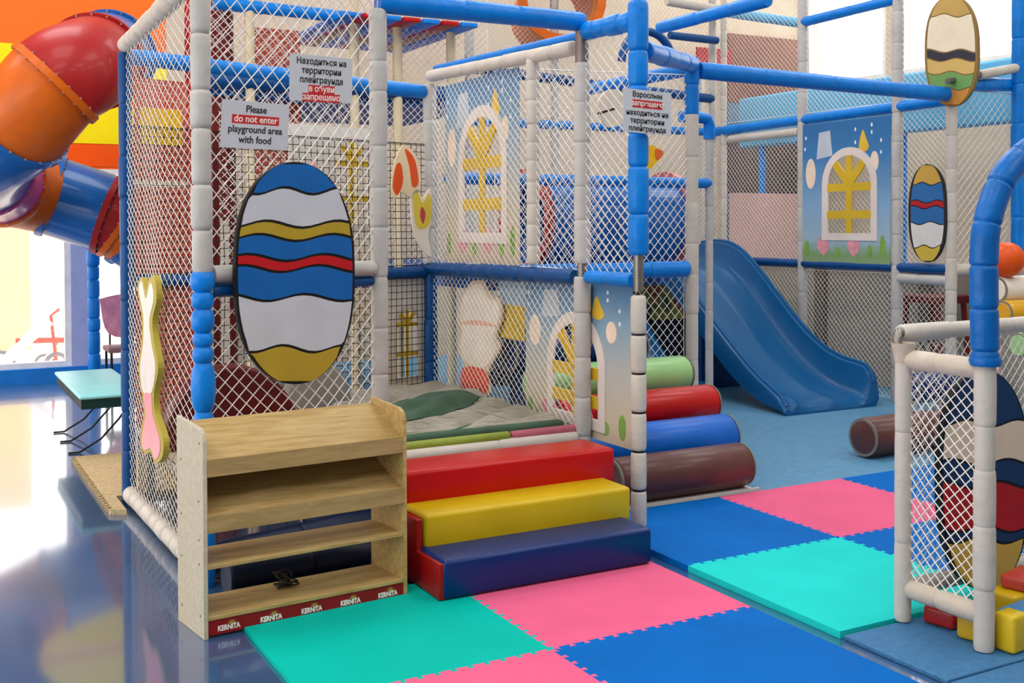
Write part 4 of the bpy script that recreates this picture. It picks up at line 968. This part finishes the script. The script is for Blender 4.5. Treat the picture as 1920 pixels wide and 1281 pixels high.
# ================================================================== LEFT BACKGROUND FURNITURE
bn = thing('bench', 'turquoise padded bench on thin curved legs left of the cage', 'bench', (1.25, 9.0, FLZ))
MB().box(1.045, 1.50, 8.32, 9.85, .44, .468).build('seat_pad', mat('turquoise_vinyl', '#8FDCE0', .4, .05), bn, bevel=.015)
MB().box(1.06, 1.48, 8.34, 9.83, .37, .44).build('seat_base', mat('dark_green_base', '#123A36', .5), bn)
for y in (8.75, 9.25, 9.7):
    MB().tube([V((1.48, y, .375)), V((1.38, y, .22)), V((1.25, y, .08)), V((1.10, y+.02, FLZ+.008)), V((1.02, y+.02, FLZ+.008))], .008, 6).build('leg', BLK, bn, smooth=True)
chp = thing('chair', 'pink-backed chair behind the bench left of the cage', 'chair', (1.9, 12, FLZ))
MB().prism(smooth_closed([(1.74, .93), (1.72, .88), (1.80, .56), (2.1, .55), (2.14, .9), (2.0, .97)], 4), 12.0, 12.03, lambda s, t, d: V((s, d, t))).build('backrest', mat('pink_chair_fabric', '#E79DC0', .6, .25, 9), chp)
MB().box(1.74, 2.14, 11.62, 12.02, .40, .45).build('seat', mat('dark_rose_seat', '#8E6A6E', .6), chp, bevel=.01)
for x in (1.77, 2.11):
    for y in (11.65, 11.99): MB().tube([V((x, y, .40)), V((x, y, FLZ))], .013, 8).build('leg', BLK, chp)
for x in (1.81, 2.08): MB().tube([V((x, 12.01, .45)), V((x, 12.01, .6))], .01, 8).build('back_stile', BLK, chp)
bp_ = aty(176, 600, 12.5)
bpo = foam((bp_.x, 12.5, FLZ), (bp_.x, 12.5, 1.62), .065, .19, .2).build('padded_post', FOAMB, None, smooth=True)
tag(bpo, 'blue padded post standing before the bright window', 'post')
# things outside the window
tag(MB().box(-6, .9, 15.2, 15.4, -.12, 1.05).build('garden_wall', mat('orange_render', '#F0A23E', .7)), 'low orange wall outside the window', 'wall')
tag(MB().box(1.0, 1.55, 17.5, 18.0, -.12, 2.4).build('pillar', mat('pale_yellow_render', '#F4E9B4', .7)), 'pale yellow pillar outside the window', 'pillar')
def bike(x, y, s, col, lab):
    t = thing('ride_on_toy', lab, 'ride-on toy', (x, y, -.12))
    for dx, r in ((-.32*s, .15*s), (.30*s, .12*s)):
        mb = MB(); mb.tube([V((x+dx+r*math.cos(a), y, -.12+r+.02*s+r*math.sin(a))) for a in (2*PI*i/16 for i in range(17))], .025*s, 8)
        mb.build('wheel', mat('grey_tyre', '#8E9094', .6), t, smooth=True)
    MB().tube([V((x-.32*s, y, .03*s)), V((x-.1*s, y, .25*s)), V((x+.22*s, y, .55*s))], .07*s, 10).build('body', mat('white_toy_plastic', '#F2F2F0', .4), t, smooth=True)
    MB().tube([V((x+.3*s, y, .0)), V((x+.24*s, y, .6*s)), V((x+.32*s, y-.1*s, .68*s))], .02*s, 8).build('handlebar', mat('toy'+col, col, .4), t, smooth=True)
    MB().tube([V((x-.15*s, y, .32*s)), V((x+.45*s, y, .30*s))], .035*s, 8).build('frame', mat('toy'+col, col, .4), t, smooth=True)
p = aty(55, 640, 14.3); bike(p.x, 14.3, 1.0, '#D8664A', 'white ride-on toy with red bars outside the window')
p = aty(120, 640, 14.6); bike(p.x, 14.6, .7, '#7E9CB8', 'smaller grey ride-on toy outside the window near the blue post')

# ================================================================== UPPER TIER BEHIND THE CAGE
ut = thing('upper_tier_frame', 'tall rear climbing tier with cream posts behind the netted cage', 'play structure', (3.5, 9.5, 0))
cr_ = mat('cream_post', '#D9C9A6', .5, .05)
YT = 9.5
for u in (468, 664, 745, 845):
    p = aty(u, 60, YT); pad((p.x, YT, FLZ), (p.x, YT, 4.6), ut, 'padded_post', cr_, r=.042, seg=.8, gap=.04)
p0 = aty(400, 5, YT); p1 = aty(720, 40, YT); pad(p0, p1, ut, 'padded_rail', FOAMB, r=.055, seg=.4)
p0 = aty(720, 155, YT); p1 = aty(1110, 180, YT); pad((2.2, YT, 2.9), (4.9, YT, 2.9), ut, 'padded_rail', FOAMD, r=.07, seg=.5)
for x0, x1 in ((2.2, 3.4), (3.4, 4.9)):
    net((x0, YT, 2.95), (x1, YT, 2.95), (x1, YT, 4.6), (x0, YT, 4.6), ut, cw=.07, ch=.07, r=.0028)
    net((x0, YT, 1.3), (x1, YT, 1.3), (x1, YT, 2.85), (x0, YT, 2.85), ut, cw=.07, ch=.07, r=.0028)
MB().box(2.2, 4.9, YT+.05, 11.6, 1.22, 1.30).build('deck', mat('blue_deck_pad', '#0F5AA6', .5), ut)
MB().box(2.2, 4.9, YT+.05, 11.6, 2.78, 2.86).build('deck', mat('blue_deck_pad', '#0F5AA6', .5), ut)
# slatted red and blue roof
rs = thing('slatted_roof', 'red and blue slatted roof above the rear tier', 'roof', (3.9, 10, 3.6))
for k in range(7):
    MB().box(3.32+k*.19, 3.48+k*.19, 9.15, 10.9, 3.48, 3.52).build('slat', vr if k % 2 else FOAMB, rs, bevel=.005)
# red brick and maroon panels behind
bw = thing('brick_panel', 'red brick-print panel high behind the notices', 'play panel', (2.8, 9.9, 1.4))
p0 = aty(475, 230, 9.9); p1 = aty(562, 20, 9.9)
MB().box(p0.x, p1.x, 9.9, 9.93, p0.z-.5, 3.45).build('printed_sheet', br, bw)
rbk = mat('orange_red_print', '#E2623A', .5, .2, 12)
MB().box(p0.x, p1.x, 9.89, 9.9, 2.35, 3.0).build('orange_band', rbk, bw)
mp_ = thing('maroon_column', 'maroon padded column behind the front net', 'column', (2.35, 9.7, 0))
p0 = aty(445, 100, 9.7)
pad((p0.x-.13, 9.7, 0), (p0.x-.13, 9.7, 4.6), mp_, 'padded_post', mat('maroon_vinyl', '#6A1416', .4, .1), r=.10, seg=.9)
pad((p0.x-.36, 9.75, 0), (p0.x-.36, 9.75, 4.6), mp_, 'padded_post', mat('crimson_vinyl', '#A31A1C', .4, .1), r=.08, seg=.9)
# orange tube high up
ot = thing('crawl_tube', 'orange crawl tube crossing high behind the blue top rail', 'tube', (6.0, 10.2, 3.6))
p = aty(1045, 18, 10.4)
hollow(p+V((-.25, -.5, 0)), p+V((.2, .6, 0)), .40, .37, tubeo, 'tube_section', ot)
hollow(p+V((-.27, -.56, 0)), p+V((-.24, -.48, 0)), .46, .37, tubeo, 'tube_rim', ot)
hollow(p+V((-.23, -.46, 0)), p+V((-.22, -.42, 0)), .455, .37, mat('yellow_rim', '#E0B020', .4), 'tube_rim', ot)
# dark blue hoop by the post
hp = MB(); c = aty(1215, 125, 8.6)
hp.tube([c+V((.30*math.cos(a), 0, .33*math.sin(a))) for a in (PI*i/20-.1 for i in range(21))], .04, 10)
tag(hp.build('hoop', FOAMD, None, smooth=True), 'dark blue padded hoop right of the tall blue post', 'hoop')
# colour patches beyond the hall nets
fp = thing('backdrop_panel', 'brown-red backdrop panel beyond the hall net', 'play panel', (10, 12.9, FLZ))
T0 = aty(1366, 62, 12.9); T1 = aty(1502, 200, 12.9)
MB().box(T0.x, T1.x, 12.91, 12.94, FLZ, T1.z).build('lower_sheet', mat('slate_blue_sheet', '#5C7890', .6, .1, 1.5), fp)
T2 = aty(1366, 252, 12.88); T3 = aty(1502, 362, 12.88)
MB().box(T2.x, T3.x, 12.88, 12.91, T3.z, T2.z).build('dark_sheet', mat('dark_taupe_sheet', '#5A4C48', .6, .2, 1.5), fp)
MB().box(T0.x, T1.x, 12.9, 12.95, T1.z, T0.z).build('sheet', mat('terracotta_sheet', '#7C5244', .6, .35, 1.2), fp)
fp = thing('backdrop_panel', 'small red backdrop square beyond the tall white posts', 'play panel', (8.6, 12.7, FLZ))
q0, q1 = aty(1308, 130, 12.7), aty(1372, 94, 12.7); MB().box(q0.x, q1.x, 12.7, 12.74, q0.z, q1.z).build('sheet', mat('crimson_sheet', '#A3202A', .6, .15, 3), fp)
MB().box(q0.x+.1, q0.x+.16, 12.74, 12.8, FLZ, q1.z).build('support', FOAMW2, fp)
fp = thing('backdrop_panel', 'pale pink backdrop panel low beyond the hall net', 'play panel', (8.7, 11.5, FLZ))
MB().box(aty(1372, 400, 11.5).x, aty(1502, 400, 11.5).x, 11.5, 11.55, FLZ, aty(1400, 362, 11.5).z).build('sheet', mat('pale_pink_sheet', '#D2A69C', .6, .05, 1.5), fp)
lb = thing('padded_barrier', 'long light blue padded barrier beyond the hall net', 'barrier', (10.5, 9.5, 2.7))
MB().box(10.4, 10.6, 6.6, 12.4, 2.75, 3.45).build('pad', mat('sky_blue_vinyl', '#5FB4E2', .45, .06, 2), lb, bevel=.04)
for y in (7.0, 9.5, 12.0): MB().tube([V((10.5, y, 0)), V((10.5, y, 2.76))], .05, 10).build('support_post', FOAMB, lb)

# ================================================================== INSIDE THE CAGE
def px_on(u, v, y): return aty(u, v, y)
d1 = thing('foam_arch', 'dark red foam arch inside the cage behind the painted board', 'foam shape', (1.75, 6.4, .4))
c = aty(430, 720, 6.45); c.z = .402
MB().prism([(c.x-.20+.40*(1+math.cos(a))/1, .402+.46*math.sin(a)) for a in (PI*i/16 for i in range(17))], 6.35, 6.55, lambda s, t, d: V((s-.2, d, t))).build('arch_block', mat('oxblood_vinyl', '#5C1416', .4, .2, 6), d1, bevel=.02)
c = aty(588, 660, 6.9)
tag(MB().prism([(c.x+.24*math.cos(a), .402+.42*math.sin(a)) for a in (PI*i/20 for i in range(21))], 6.8, 6.92, lambda s, t, d: V((s, d, t))).build('foam_arch', mat('grey_foam', '#8E8A84', .6, .1), bevel=.02), 'grey half-round foam block inside the cage', 'foam shape')
c = aty(545, 735, 6.1)
tag(MB().tube([V((c.x, 6.1, .402)), V((c.x, 6.1, .47)), V((c.x, 6.1, .56))], [.11, .15, .14], 20).build('basket', mat('orange_basket_plastic', '#DD8A2A', .5, .3, 30), None, smooth=True), 'orange basket inside the cage below the painted board', 'basket')
pl = [aty(u, v, 5.95) for u, v in ((432, 748), (610, 740), (705, 800), (470, 815))]
c = aty(560, 790, 5.95)
mb = MB(); q = [V((1.62, 5.78, .415)), V((2.18, 5.86, .415)), V((2.05, 6.05, .56)), V((1.50, 5.98, .56))]
nn = (q[1]-q[0]).cross(q[3]-q[0]).normalized()*.006
mb.add(q+[x+nn for x in q], [(0, 1, 2, 3), (7, 6, 5, 4), (0, 4, 5, 1), (1, 5, 6, 2), (2, 6, 7, 3), (3, 7, 4, 0)])
tag(mb.build('plastic_sheet', glassmat('translucent_plastic', '#E6EAEA', .55, .25)), 'leaning sheet of translucent plastic inside the cage', 'sheet')
